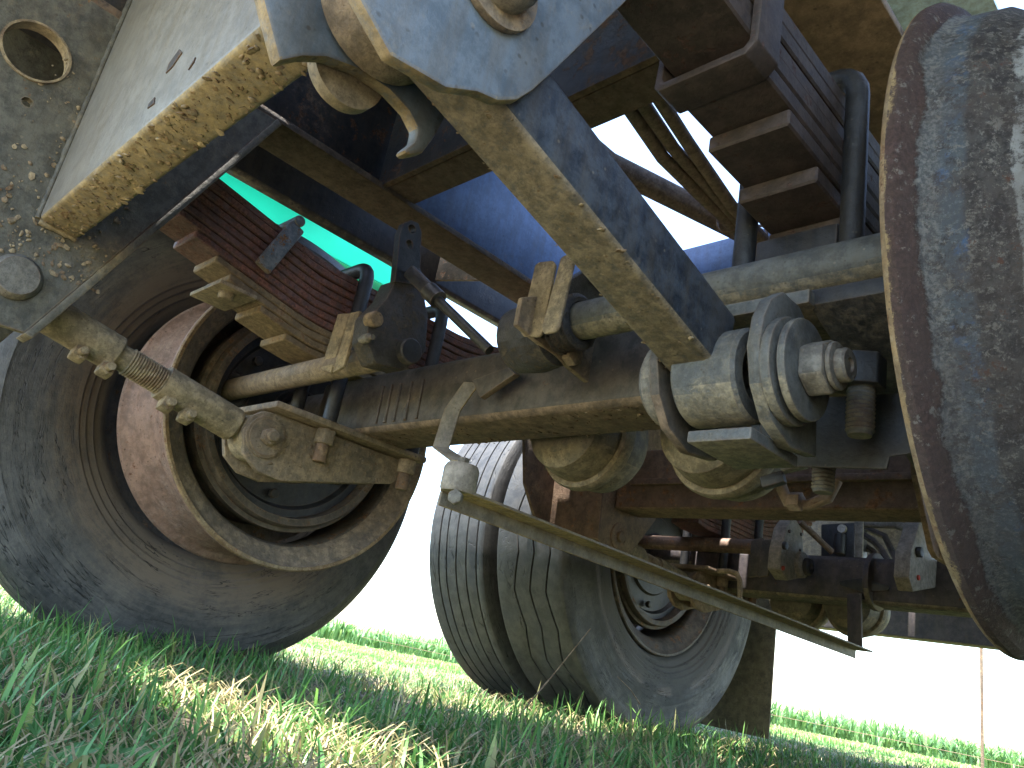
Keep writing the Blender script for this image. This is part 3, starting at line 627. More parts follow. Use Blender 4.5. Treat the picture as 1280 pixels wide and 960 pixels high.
# ---- cam shafts, slack adjusters, bracket plates
def boot(c, r, a, b):
    n = 5; pr = [(a, r*0.7)]
    for k in range(n):
        q = a+(b-a)*k/n; pr += [(q, r*0.86), (q+(b-a)/n*0.5, r), (q+(b-a)/n*0.95, r*0.86)]
    return MB().lathe(pr + [(b, r*0.7)], c, 'X', 28, closed=False)
s = part('brake_camshaft', MB().cyl((0, 0.62, 0.526), 0.021, -1.50, -0.96, n=28), 'shaft_rust', trailer, 0.002, label='tan rusty brake shaft running into the left wheel')
part('rubber_boot', boot((0, 0.62, 0.526), 0.040, -1.525, -1.47), 'grease', s)
part('support_plate', MB().prism('Y', [(-1.1054, 0.6155), (-1.0676, 0.6099), (-1.0770, 0.5054), (-1.1126, 0.5155)], 0.600, 0.606), 'tan_metal', s, 0.002)
part('support_plate', MB().prism('Y', [(-1.0320, 0.5943), (-1.0029, 0.5930), (-1.0086, 0.4997), (-1.0364, 0.4926)], 0.580, 0.586), 'tan_metal', s, 0.002)
s = part('brake_camshaft', MB().cyl((0, 0.62, 0.5165), 0.0225, -0.60, -0.10, n=28), 'shaft', trailer, 0.002, label='grey dusty brake shaft running to the right wheel')
part('rubber_boot', boot((0, 0.62, 0.5165), 0.034, -0.612, -0.574), 'grease', s)
part('support_plate', MB().prism('Y', [(-0.6354, 0.5880), (-0.6294, 0.5910), (-0.6063, 0.5876), (-0.5997, 0.5805), (-0.6006, 0.4916), (-0.6057, 0.4864), (-0.6328, 0.4918), (-0.6399, 0.4992)], 0.585, 0.590), 'tan_metal', s, 0.003)
part('support_plate', MB().prism('Y', [(-0.5682, 0.5686), (-0.5615, 0.5710), (-0.5515, 0.5685), (-0.5455, 0.5619), (-0.5518, 0.4785), (-0.5565, 0.4735), (-0.5733, 0.4744), (-0.5784, 0.4811)], 0.560, 0.565), 'tan_metal', s, 0.003)
part('support_bracket', MB().prism('X', [(0.562, 0.494), (0.70, 0.474), (0.70, 0.53), (0.60, 0.55), (0.562, 0.53)], -0.628, -0.620), 'bracket', s, 0.002)
part('bracket_bolt', MB().hexnut((-0.620, 0.655, 0.492), 0.024, 0, 0.014), 'bracket', s, 0.002)
def slack(name, x, ol, holes, mat, cx, parent=trailer, th=0.040, label=None):
    o = part(name, MB().prism('X', ol, x-th, x), mat, parent, 0.004, 2, label=label)
    return o
body = [(0.5857, 0.4955), (0.5602, 0.5229), (0.5554, 0.5590), (0.5765, 0.5987), (0.5825, 0.6311), (0.6307, 0.6519), (0.6572, 0.6047), (0.6681, 0.5482), (0.6385, 0.5060)]
sl = slack('slack_adjuster', -0.93, body, [], 'grease', None, label='greasy black slack adjuster with a drilled arm standing upright')
arm = [(0.5800, 0.6261), (0.5675, 0.7018), (0.5698, 0.7213), (0.5808, 0.7331), (0.5949, 0.7352), (0.6044, 0.7247), (0.6244, 0.6422)]
part('drilled_arm', MB().prism('X', arm, -0.938, -0.925, holes=[circle((0.5861, 0.7204) , 0.0072), circle((0.5885, 0.6949), 0.0068)]), 'dark_steel', sl)
part('adjuster_cap', MB().lathe([(0, 0.020), (0.012, 0.020), (0.014, 0.018), (0.014, 0)], (-0.930, *(0.6322, 0.5335)), 'X', 24), 'dark_steel', sl)
0 and part('adjuster_ring', MB().cyl((-0.955, *(0.6322, 0.5335)), 0.060, -0.012, 0.012, n=32), 'grease', sl, 0.004)
part('grease_plug', MB().cyl((-0.93, *(0.5622, 0.5556)), 0.012, -0.01, 0.012, n=16), 'bracket', sl, 0.003)
part('grease_nipple', MB().lathe([(-0.01, 0.004), (0.0, 0.007), (0.012, 0.007), (0.016, 0.003), (0.022, 0.004), (0.022, 0)], (-0.93, *(0.5561, 0.5224)), 'X', 12), 'nut', sl)
part('clevis', MB().bar((-0.9150, 0.5955, 0.6477), (-0.8600, 0.6127, 0.6016), 0.020, 0.022), 'dark_steel', sl, 0.004)
part('clevis_pin', MB().hexnut((-0.918, *(0.5998, 0.6464)), 0.015, 0.0, 0.016), 'dark_steel', sl, 0.002)
part('push_rod', MB().tube([(-0.8680, 0.6102, 0.6072), (-0.7600, 0.6478, 0.5176)], 0.0075, 12), 'dark_steel', sl)
part('rod_collar', MB().tube([(-0.8740, 0.6073, 0.6136), (-0.8550, 0.6143, 0.5974)], 0.014, 14), 'dark_steel', sl)
sr = part('slack_adjuster', MB().lathe([(-0.70, 0), (-0.70, 0.030), (-0.69, 0.042), (-0.655, 0.045), (-0.625, 0.040), (-0.62, 0.028), (-0.612, 0.028), (-0.612, 0)], (0, 0.635, 0.515), 'X', 28), 'grease', trailer, label='dust-furred black slack adjuster on the right shaft')
part('drilled_arm', MB().prism('X', [(0.60, 0.55), (0.66, 0.53), (0.78, 0.66), (0.77, 0.69), (0.745, 0.69)], -0.662, -0.640), 'grease', sr, 0.004)
part('push_rod', MB().tube([(-0.7000, 0.6782, 0.7159), (-0.6200, 0.7252, 0.6177)], 0.010, 12), 'dark_steel', sr)

# far axle's shafts and slack adjusters
s = part('brake_camshaft', MB().cyl((0, 1.95, 0.520), 0.020, -1.50, -1.02, n=24), 'brown', trailer, 0.002)
part('support_plate', MB().prism('Y', [(-1.0332, 0.5260), (-1.0002, 0.5356), (-1.0011, 0.4363), (-1.0341, 0.4301)], 1.895, 1.905), 'axle', s, 0.002)
part('support_plate', MB().prism('Y', [(-0.9934, 0.5230), (-0.9653, 0.5281), (-0.9690, 0.4346), (-0.9968, 0.4288)], 1.875, 1.885), 'axle', s, 0.002)
ol = [(1.8783, 0.5574), (1.9177, 0.5980), (1.9674, 0.5740), (1.9840, 0.5190), (2.0249, 0.4961), (1.9969, 0.4553), (1.9051, 0.4300), (1.8590, 0.4489), (1.8607, 0.4968)]
sa = slack('slack_adjuster', -0.93, ol, [], 'cast', None, th=0.035, label='pale cast slack adjuster with a red mark on the far axle')
part('adjuster_cap', MB().lathe([(0, 0.022), (0.022, 0.022), (0.026, 0.018), (0.026, 0.008), (0.022, 0.006), (0.022, 0)], (-0.93, *(1.9751, 0.4799)), 'X', 24), 'dark_steel', sa)
for q_ in ((1.8924, 0.5525), (1.9599, 0.5597), (1.9607, 0.5182)): part('cover_bolt', MB().hexnut((-0.93, *q_), 0.008, 0, 0.005), 'dark_steel', sa)
part('housing_ring', MB().lathe([(-0.002, 0), (-0.002, 0.034), (0.010, 0.033), (0.012, 0.030), (0.012, 0)], (-0.93, *(1.9655, 0.4821)), 'X', 28), 'cast', sa)
part('red_mark', MB().cyl((-0.93, *(1.8710, 0.4552)), 0.006, 0, 0.004, n=10), 'reflector', sa)
part('adjuster_plug', MB().cyl((-0.93, *(1.8674, 0.5103)), 0.010, 0, 0.010, n=14), 'dark_steel', sa, 0.002)
part('push_rod', MB().tube([(-0.9500, 1.9930, 0.6010), (-0.9000, 2.0841, 0.5415)], 0.008, 10), 'brown', sa)
ol = [(1.9062, 0.5562), (1.9365, 0.6065), (1.9799, 0.6268), (2.0032, 0.5783), (2.0492, 0.5270), (2.0386, 0.4590), (1.8903, 0.4235), (1.8643, 0.4503), (1.8720, 0.5087)]
sb = slack('slack_adjuster', -0.63, ol, [], 'cast', None, th=0.035, label='pale cast slack adjuster nearer the right wheel on the far axle')
part('adjuster_plug', MB().cyl((-0.63, *(1.9076, 0.5162)), 0.012, 0, 0.012, n=18), 'dark_steel', sb, 0.002)
part('red_mark', MB().cyl((-0.63, *(1.9146, 0.4598)), 0.006, 0, 0.004, n=10), 'reflector', sb)
part('axle_collar', MB().cyl((0, A2-0.02, 0.470), 0.072, -0.79, -0.775, n=32), 'axle_dark', ax2, 0.003)
part('push_rod', MB().tube([(-0.9500, 2.4178, 0.6955), (-0.8500, 2.3978, 0.6904), (-0.8000, 2.3811, 0.6735)], 0.012, 12), 'cast', sb)

part('tail_crossmember', MB().box(-1.95, 0.1, 3.0, 3.012, 0.70, 0.915), 'shaft_rust', trailer, 0.002, label='dusty grey tail cross member behind the far axle')
vb = part('valve_box', MB().prism('Y', [(-1.0534, 0.6773), (-0.9516, 0.6842), (-0.9475, 0.5722), (-1.0478, 0.5670)], 2.35, 2.45), 'dark_steel', trailer, 0.004, label='dark brake valve box with a small white dial')
part('dial', MB().cyl(((-0.9845, 0.6629)[0], 2.345, (-0.9845, 0.6629)[1]), 0.013, -0.006, 0.006, 'Y', 20), 'gauge', vb)
part('valve_knob', MB().cyl(((-0.9876, 0.6158)[0], 2.34, (-0.9876, 0.6158)[1]), 0.016, -0.03, 0.03, 'Z', 16), 'dark_steel', vb, 0.003)
part('side_plate', MB().prism('Y', [(-0.9318, 0.6845), (-0.9065, 0.6849), (-0.9047, 0.5596), (-0.9272, 0.5584)], 2.30, 2.306), 'cast', vb, 0.001)
for k in range(3):
    part('air_hose', MB().tube([(-0.9467, 2.4000, 0.6596), (-0.9134, 2.4000, 0.6413), (-0.8851, 2.4000, 0.6092), (-0.8663, 2.4000, 0.5727)] if k == 0 else ([(-0.9605, 2.4500, 0.6360), (-0.9315, 2.4500, 0.6177), (-0.9118, 2.4500, 0.5802)] if k == 1 else [(-0.9770, 2.5000, 0.7018), (-0.9184, 2.5000, 0.6782), (-0.8794, 2.5000, 0.5968)]), 0.010, 10), 'axle_dark', trailer)
part('mount_plate', MB().prism('Y', [(-0.8568, 0.4584), (-0.8031, 0.4701), (-0.7316, 0.4555), (-0.7351, 0.4437), (-0.7960, 0.4351), (-0.8522, 0.4466)], 2.0305, 2.0345), 'dark_steel', ax2, 0.001)
# ---- brake chambers
def chamber(x, z, y0, mat, r=0.088, label=None):
    o = part('brake_chamber', MB().lathe([(0, 0), (0, r*0.55), (0.012, r*0.80), (0.05, r*0.90), (0.062, r*0.90)], (x, y0, z), 'Y', 48), mat, trailer, label=label)
    part('clamp_band', MB().lathe([(0.060, r*0.90), (0.060, r*1.0), (0.066, r*1.03), (0.078, r*1.03), (0.084, r*1.0), (0.084, r*0.9)], (x, y0, z), 'Y', 48, closed=True), 'tan_metal' if mat == 'can' else mat, o)
    part('chamber_dome', MB().lathe([(0.082, r*0.90), (0.10, r*0.95), (0.13, r*0.90), (0.155, r*0.68), (0.168, r*0.35), (0.172, 0)], (x, y0, z), 'Y', 48), mat, o)
    return o
ch = chamber(-0.812, 0.490, 0.862, 'can', label='ochre brake chamber hanging behind the axle')
part('band_bolt', MB().tube([(-0.885, 0.935, 0.462), (-0.885, 0.935, 0.436)], 0.009, 10), 'dark_steel', ch)
c2 = chamber(-0.562, 0.470, 0.862, 'can', 0.082, label='ochre brake chamber beside the clevis with a wire lever')
part('band_bolt', MB().bar((-0.47, 0.92, 0.428), (-0.44, 0.93, 0.438), 0.020, 0.026), 'nut', c2, 0.003)
part('band_bolt', MB().bar((-0.490, 0.915, 0.400), (-0.462, 0.920, 0.410), 0.016, 0.016), 'dark_steel', c2, 0.003)
part('air_pipe', MB().tube([(-0.4984, 0.9800, 0.4179), (-0.4903, 0.9900, 0.3949), (-0.4669, 1.0000, 0.3932), (-0.4404, 1.0000, 0.4040), (-0.4299, 1.0000, 0.4277)], 0.008, 12), 'brown_plate', c2)
part('pipe_nut', MB().cyl((-0.4791, 0.9900, 0.3960), 0.013, -0.008, 0.008, n=6), 'brown_plate', c2)
chamber(-1.06, 0.425, A2+0.08, 'can', 0.08)
chamber(-0.90, 0.425, A2+0.08, 'can', 0.08)

# right seat: bolt ends poking down past the gusset
for (u, v, m) in ((1075, 505, 0), (1030, 590, 0)):
    pass
bolt1 = Vector((-0.2650, 0.6586, 0.4185)); bolt2 = Vector((-0.3400, 0.7592, 0.3713))
def thread_end(c, r, L, nutr, parent):
    pr = [(0.0, 0), (0.0, r)]
    for k in range(int(L/0.004)): pr += [(-k*0.004-0.001, r), (-k*0.004-0.003, r*0.88)]
    part('bolt_end', MB().lathe(pr + [(-L, r*0.8), (-L, 0)], c, 'Z', 20), 'shaft', parent, ang=20)
    if nutr: part('bolt_nut', MB().hexnut(c, nutr, -0.006, 0.024, 'Z'), 'dark_steel', parent, 0.002)
thread_end(bolt1, 0.0125, 0.050, 0.036, sR)
thread_end(bolt2, 0.0115, 0.026, 0, sR)

# ---- load sensing linkage: strap, rubber block, angle bar
st = part('linkage_strap', MB().tube([(0, 0, 0), (0, 0, 0.001)], 0.0001, 3), 'angle_bar', trailer) if False else None
pts = [(-0.8339, 0.6900, 0.4952), (-0.8593, 0.6860, 0.4540), (-0.8628, 0.6820, 0.3947), (-0.7982, 0.6680, 0.3679)]
b = MB()
def strap_mesh(pts, w, t, wv):
    b = MB(); wv = Vector(wv).normalized(); pts = [Vector(p) for p in pts]; A = []
    for i, p in enumerate(pts):
        d = (pts[min(i+1, len(pts)-1)] - pts[max(i-1, 0)]).normalized(); nrm = d.cross(wv).normalized()
        A.append([b.bm.verts.new(p+wv*(w/2)*a+nrm*(t/2)*c) for a, c in ((-1, -1), (1, -1), (1, 1), (-1, 1))])
    for P, Q in zip(A, A[1:]):
        for k in range(4): b.bm.faces.new((P[k], P[(k+1) % 4], Q[(k+1) % 4], Q[k]))
    b.bm.faces.new(A[0]); b.bm.faces.new(A[-1]); return b
lk = part('linkage_bar', MB().prism('X', [(0, 0), (0.01, 0), (0.01, 0.01), (0, 0.01)], 0, 0.01), 'angle_bar', trailer) if False else None
P0, P1 = Vector((-0.8065, 0.6550, 0.3148)), Vector((-0.8023, 2.0200, 0.2838))
dL = (P1-P0).normalized(); sv = dL.cross(Vector((0, 0, 1))).normalized(); uv = sv.cross(dL)
b = MB()
q = [(-0.036, 0.030), (0.004, 0.030), (0.004, -0.004), (0.0, -0.004), (0.0, 0.0262), (-0.036, 0.0262)]
q = [(-0.004, 0.013), (-0.004, -0.010), (0.0, -0.010), (0.0, 0.009), (0.040, 0.009), (0.040, 0.013)]
A = [b.bm.verts.new(P0+sv*x+uv*y) for x, y in q]; B = [b.bm.verts.new(P1+sv*x+uv*y) for x, y in q]
for i in range(6): b.bm.faces.new((A[i], A[(i+1) % 6], B[(i+1) % 6], B[i]))
b.bm.faces.new(A); b.bm.faces.new(B)
lk = part('linkage_bar', b, 'angle_bar', trailer, 0.0008, label='long angle iron slung under both axles, yellow dirt on its top edge')
part('hanging_strap', strap_mesh(pts, 0.024, 0.004, (0.75, 0.6, 0.05)), 'angle_bar', lk, 0.001)
c0 = Vector((-0.7876, 0.6650, 0.3435))
part('rubber_mount', MB().lathe([(-0.020, 0), (-0.020, 0.022), (-0.016, 0.024), (0.012, 0.024), (0.018, 0.021), (0.018, 0)], c0, 'Z', 28), 'cast', lk)
part('mount_bolt', MB().hexnut(c0+Vector((0.0, 0, 0.018)), 0.014, 0.0, 0.010, 'Z'), 'nut', lk, 0.001)
part('bar_bolt', MB().hexnut(Vector((-0.7700, 0.6500, 0.3134)), 0.018, -0.004, 0.008, dirv=(0.5, -0.8, 0)), 'nut', lk, 0.002)
part('mount_plate', MB().prism('Y', [(-0.8352, 0.4991), (-0.7655, 0.5105), (-0.7469, 0.4985), (-0.8099, 0.4692)], 0.690, 0.7005), 'axle', lk, 0.001)
part('far_strap', MB().bar((-0.8114, 2.0200, 0.4281), (-0.8046, 2.0200, 0.2947), 0.040, 0.006, (0.3, 1, 0)), 'axle_dark', lk, 0.001)
part('hooked_pin', MB().tube([(-0.9837, 1.6600, 0.4029), (-0.9527, 1.6600, 0.4048), (-0.9340, 1.6600, 0.4005), (-0.9245, 1.6600, 0.3848), (-0.9193, 1.6600, 0.3281)], 0.006, 10), 'bracket', lk)
part('bar_bolt', MB().hexnut(Vector((-0.9159, 1.6550, 0.3206)), 0.020, -0.004, 0.008, dirv=(0.5, -0.8, 0)), 'nut', lk, 0.002)

# ---- hoses and pipes overhead
for k, (dx, r) in enumerate(((0.0, 0.012), (0.026, 0.011), (0.051, 0.0115), (0.018, 0.010))):
    a = [(-0.7036, 0.6354, 1.0000), (-0.7033, 0.7407, 1.0000), (-0.7288, 0.9267, 1.0000), (-0.7361, 1.1018, 1.0000), (-0.7383, 1.2800, 1.0000), (-0.7508, 1.5093, 1.0000)]
    sg = [1.5, 1.2, 1.0, 0.72, 0.62, 0.7]
    pts = [Vector(p)+Vector((dx*s_, 0.01*math.sin(i*1.7+k), 0.016*(k == 3) + 0.006*math.sin(i*2.1+k*2))) for i, (p, s_) in enumerate(zip(a, sg))]
    fine = []
    for i in range(len(pts)-1):
        for t in (0, 0.25, 0.5, 0.75): fine.append(pts[i].lerp(pts[i+1], t))
    fine.append(pts[-1]); part('air_hose', MB().tube(fine, r, 12), 'hose', trailer)
for p in ((-0.7400, 1.1599, 1.0000), (-0.7390, 1.2444, 1.0000)):
    dv = (Vector((-0.7383, 1.2800, 1.0000)) - Vector((-0.7361, 1.1018, 1.0000))).normalized()
    part('cable_tie', MB().lathe([(-0.003, 0.029), (0.003, 0.029), (0.003, 0.032), (-0.003, 0.032)], Vector(p)+Vector((0.012, 0, 0.003)), dirv=dv, n=20, closed=True), 'hose', trailer)
part('brake_pipe', MB().tube([(-0.8815, 0.8090, 1.0500), (-0.8777, 0.9483, 1.0500), (-0.8164, 1.1362, 1.0500), (-0.7455, 1.3569, 1.0500)], 0.024, 16), 'hose', trailer)
part('pipe_stub', MB().tube([(-0.9500, 0.9004, 0.9069), (-0.9500, 1.0390, 0.8948)], 0.014, 12), 'dark_steel', trailer)

# ---- side rail and turquoise side board beyond the left wheels
part('side_rail', MB().prism('Y', [(-1.535, 0.976), (-1.505, 0.972), (-1.497, 0.980), (-1.497, 1.120), (-1.505, 1.128), (-1.535, 1.128)], -0.6, 4.2), 'sill', trailer, 0.003, label='black side rail above the left wheels')
for y in (1.05, 1.8, 2.8):
    part('outrigger', MB().prism('Y', [(-1.496, 0.985), (-1.247, 0.93), (-1.247, 1.18), (-1.496, 1.10)], y, y+0.008), 'frame', trailer, 0.001)
part('side_board', MB().box(-1.962, -1.950, -1.0, 1.235, 1.135, 1.75), 'turquoise', trailer, 0.002, label='bright turquoise side sheet showing between spring and rail')
part('board_strip', MB().box(-1.955, -1.945, -1.0, 1.235, 1.085, 1.130), 'green', trailer, 0.002)

# ---- wheels
def zig(k, n=192, per=12):
    q = (k % per)/per; return (4*q-1 if q < 0.5 else 3-4*q)
def tyre_mesh(c, d, Ro=0.530, Wd=0.275, grooves=(), zz=0.0, square=False):
    """tyre turned about X; d = +1 / -1 is the direction from its inner face outwards; worn tread grooves cut in, zigzag if zz"""
    sw = [(0.052, 0.292), (0.036, 0.300), (0.026, 0.312), (0.0245, 0.322), (0.018, 0.326), (0.016, 0.338), (0.0115, 0.342), (0.010, 0.352), (0.006, 0.356),
          (0.002, 0.380), (0.0, 0.410), (0.003, 0.440), (0.008, 0.463), (0.0075, 0.468), (0.013, 0.484), (0.012, 0.489), (0.022, 0.506), (0.034, 0.519), (0.046, 0.526), (0.060, 0.529)]
    if square: sw = sw[:14] + [(0.012, 0.486), (0.011, 0.491), (0.015, 0.508), (0.017, 0.519), (0.022, 0.5265), (0.030, 0.529)]
    sw = [(a, 0.53+(r-0.53)*(Ro-0.29)/0.24 if Ro != 0.53 else r) for a, r in sw]
    tr = []; gi = []
    for g in grooves:
        m = len(sw)+len(tr); gi += [m, m+1, m+2, m+3]
        tr += [(g-0.0032, Ro), (g-0.002, Ro-0.010), (g+0.002, Ro-0.010), (g+0.0032, Ro)]
    pr = sw + tr + [(Wd-a, r) for a, r in sw[::-1]]
    pr = [(a*d, r) for a, r in pr]; gs = set(gi)
    return MB().lathe(pr, c, 'X', 192, wob=(lambda i, k: zz*zig(k) if i in gs else 0.0))
RIMO = [(0.0, 0.292), (0.0, 0.2975), (0.002, 0.2995), (0.0042, 0.3003), (0.010, 0.3003), (0.015, 0.296), (0.019, 0.287), (0.026, 0.281), (0.058, 0.276), (0.068, 0.268), (0.082, 0.262), (0.150, 0.262), (0.165, 0.268), (0.180, 0.276), (0.212, 0.281), (0.220, 0.288), (0.226, 0.297), (0.234, 0.300), (0.240, 0.298), (0.240, 0.292)]
RIMI = [(0.232, 0.288), (0.224, 0.276), (0.210, 0.268), (0.180, 0.262), (0.160, 0.254), (0.085, 0.248), (0.060, 0.248), (0.040, 0.250), (0.034, 0.254)]
BAND = [(0.0345, 0.2535), (0.022, 0.262), (0.012, 0.279), (0.004, 0.2895), (0.0006, 0.2912)]
def rim(c, d, wheel, mat='barrel', imat='rim_dark', lip='rim_lip', bead=0.0):
    o = part('rim', MB().lathe([(a*d, r) for a, r in RIMO[3:]], c, 'X', 128), mat, wheel)
    part('rim_inside', MB().lathe([(a*d, r) for a, r in RIMI], c, 'X', 128), imat, wheel)
    part('rim_flange', MB().lathe([(a*d, r) for a, r in BAND], c, 'X', 128), 'bracket' if mat == 'barrel' else imat, wheel)
    part('rim_edge', MB().lathe([(a*d, r) for a, r in [(0.0005, 0.2915), (0.0, 0.2975), (0.002, 0.2995), (0.0042, 0.3003)]], c, 'X', 128), lip, wheel)
    return o
def brake(c, d, wheel):
    x, y, z = c
    part('brake_drum', MB().lathe([(a*d, r) for a, r in [(0.045, 0.196), (0.030, 0.198), (0.028, 0.212), (0.034, 0.216), (0.048, 0.2165), (0.050, 0.225), (0.066, 0.226), (0.068, 0.218), (0.19, 0.214), (0.20, 0.196)]], c, 'X', 96, closed=True), 'rim_dark', wheel)
    part('dust_shield', MB().lathe([(a*d, r) for a, r in [(0.046, 0.0), (0.046, 0.062), (0.060, 0.070), (0.060, 0.120), (0.068, 0.126), (0.068, 0.172), (0.056, 0.180), (0.056, 0.195), (0.075, 0.195), (0.075, 0.0)]], c, 'X', 80), 'dark_steel', wheel)
    for k in range(6):
        t = R(25+60*k); part('shield_bolt', MB().hexnut((x+0.056*d, y+0.155*math.cos(t), z+0.155*math.sin(t)), 0.018, -0.006, 0.008), 'dark_steel', wheel, 0.002)
    part('wheel_disc', MB().lathe([(a*d, r) for a, r in [(0.19, 0.0), (0.19, 0.13), (0.205, 0.20), (0.200, 0.252), (0.208, 0.252), (0.214, 0.20), (0.20, 0.13), (0.20, 0)]], c, 'X', 64), 'rim_dark', wheel)
XL, XR = -1.409, -0.186
def wheel(name, y, c, label):
    w = empty(name, c, trailer); w['label'] = label; return w
# left wheel of the near axle: bare inner rim, outer tyre
w = wheel('wheel', AY, (XL-0.12, AY, AZ), 'wheel with a bare rusty inner rim, its inner tyre taken off')
rim((XL, AY, AZ), -1, w); brake((XL, AY, AZ), -1, w)
w = wheel('wheel', AY, (XL-0.45, AY, AZ), 'outer wheel with a cracked dusty old tyre')
part('tyre', tyre_mesh((-1.688, AY, AZ), -1, 0.533, 0.275, (0.085, 0.137, 0.190)), 'rubber', w)
rim((-1.735, AY, AZ), -1, w, 'rim_dark', 'rim_dark')
part('wheel_disc', MB().lathe([(-0.02, 0.0), (-0.02, 0.20), (-0.10, 0.2545), (-0.11, 0.2545), (-0.03, 0.20), (-0.03, 0)], (-1.735, AY, AZ), 'X', 64), 'rim_dark', w)
# right wheel: bare rim with flaked paint, outer tyre
w = wheel('wheel', AY, (XR+0.12, AY, AZ), 'bare inner rim with flaking blue, white and black paint over rust')
rim((XR, AY, AZ), 1, w, 'flaked', 'rim_dark', 'rim_lip'); brake((XR, AY, AZ), 1, w)
w = wheel('wheel', AY, (XR+0.45, AY, AZ), 'outer right wheel')
part('tyre', tyre_mesh((0.093, AY, AZ), 1, 0.533, 0.275, (0.085, 0.137, 0.190)), 'rubber', w)
rim((0.14, AY, AZ), 1, w, 'rim_dark')
# far axle, left pair
w = wheel('wheel', A2, (XL-0.10, A2, AZ), 'inner tyre of the far pair with zigzag tread grooves')
part('tyre', tyre_mesh((XL+0.030, A2, AZ), -1, 0.524, 0.292, (0.078, 0.1375, 0.197), 0.0105, True), 'rubber_far', w)
rim((XL, A2, AZ), -1, w, 'rim_dark', 'rim_dark', 'rim_dark'); brake((XL, A2, AZ), -1, w)
w = wheel('wheel', A2, (XL-0.43, A2, AZ), 'outer tyre of the far pair with straight worn grooves')
part('tyre', tyre_mesh((XL-0.277, A2, AZ), -1, 0.524, 0.290, (0.055, 0.10, 0.145, 0.19, 0.225), 0.001, True), 'rubber_far', w)
rim((XL-0.313, A2, AZ), -1, w, 'rim_dark', 'rim_dark', 'rim_dark')
# far axle, right pair
w = wheel('wheel', A2, (XR+0.10, A2, AZ), 'right inner wheel of the far axle')
part('tyre', tyre_mesh((XR-0.028, A2, AZ), 1, 0.524, 0.275, (0.078, 0.1375, 0.197), 0.0105, True), 'rubber_far', w)
rim((XR, A2, AZ), 1, w, 'rim_dark', 'rim_dark', 'rim_dark')
part('mud_flap', MB().box(-1.96, -1.372, 2.74, 2.748, 0.02, 0.60), 'flap', trailer, 0.002, label='olive-brown rubber mud flap behind the far wheels')
part('mud_flap_bracket', MB().box(-1.96, -1.15, 2.752, 2.78, 0.58, 0.62), 'frame', trailer, 0.002)

# ---- lumps of dried mud still stuck to the steel, one mass on each part
def mud(n, spot, nrm, mat, parent, smin=0.0012, smax=0.0048, thick=0.35):
    bm = bmesh.new(); nv = Vector(nrm).normalized(); q = nv.to_track_quat('Z', 'Y').to_matrix().to_4x4()
    for _ in range(n):
        p = Vector(spot(random.random(), random.random())); r = smin+(smax-smin)*random.random()**3
        m = Matrix.Translation(p) @ q @ Matrix.Rotation(random.uniform(0, 6.28), 4, 'Z') @ Matrix.Diagonal((r*random.uniform(0.8, 2.0), r*random.uniform(0.7, 1.3), r*thick, 1))
        vs = bmesh.ops.create_icosphere(bm, subdivisions=1, radius=1.0, matrix=m)['verts']
        for v in vs: v.co += Vector((random.uniform(-1, 1), random.uniform(-1, 1), random.uniform(-1, 1)))*r*0.22
    me = bpy.data.meshes.new('dried_mud'); bm.to_mesh(me); bm.free(); smooth(me, 60)
    part('dried_mud', me, mat, parent, kind='stuff')
fc = bpy.data.objects['front_crossmember']
mud(420, lambda a, b: (-1.13+0.68*a, 0.165+0.044*b, 0.5597-0.004*b), (0, 0, -1), 'grey_beam', fc)
mud(260, lambda a, b: (-1.139, 0.10+0.16*a, 0.50+0.30*b*b), (1, 0, 0), 'tan_metal', hg, 0.001, 0.004)
mud(240, lambda a, b: (-1.22+0.80*a, 0.73+0.10*b, 0.4495), (0, 0, -1), 'axle', ax1)
mud(160, lambda a, b: (-1.174, 0.56+0.28*a, 0.352+0.03*a+0.06*b), (1, 0, 0), 'bracket', hg, 0.001, 0.0035)
mud(160, lambda a, b: (-0.387+0.047*b, 0.22+0.33*a, 0.4785-0.083*a), (0, 0, -1), 'tan_metal', bpy.data.objects['torque_rod'], 0.001, 0.003)

# ------------------------------------------------------------------ fence and crop
fp = Vector((-3.0602, 11.6006, -0.1084)); fz = float(gz(fp.x, fp.y))
fence = empty('wire_fence', (fp.x, fp.y, fz)); tag(fence, 'thin rusty wire fence with a slim steel post in front of the crop', 'fence')
part('fence_post', MB().tube([(fp.x, fp.y, fz-0.1), (fp.x+0.01, fp.y, fz+2.3)], 0.019, 10), 'brown', fence)
wa, wb = Vector((-5.6584, 11.1420, -0.1553)), Vector((-3.0047, 11.6134, -0.1759)); wd = (wb-wa).normalized()
for dz in (0.0, 0.13):
    part('fence_wire', MB().tube([wa-wd*8+Vector((0, 0, dz)), wb+wd*6+Vector((0, 0, dz))], 0.0035, 6), 'brown', fence)

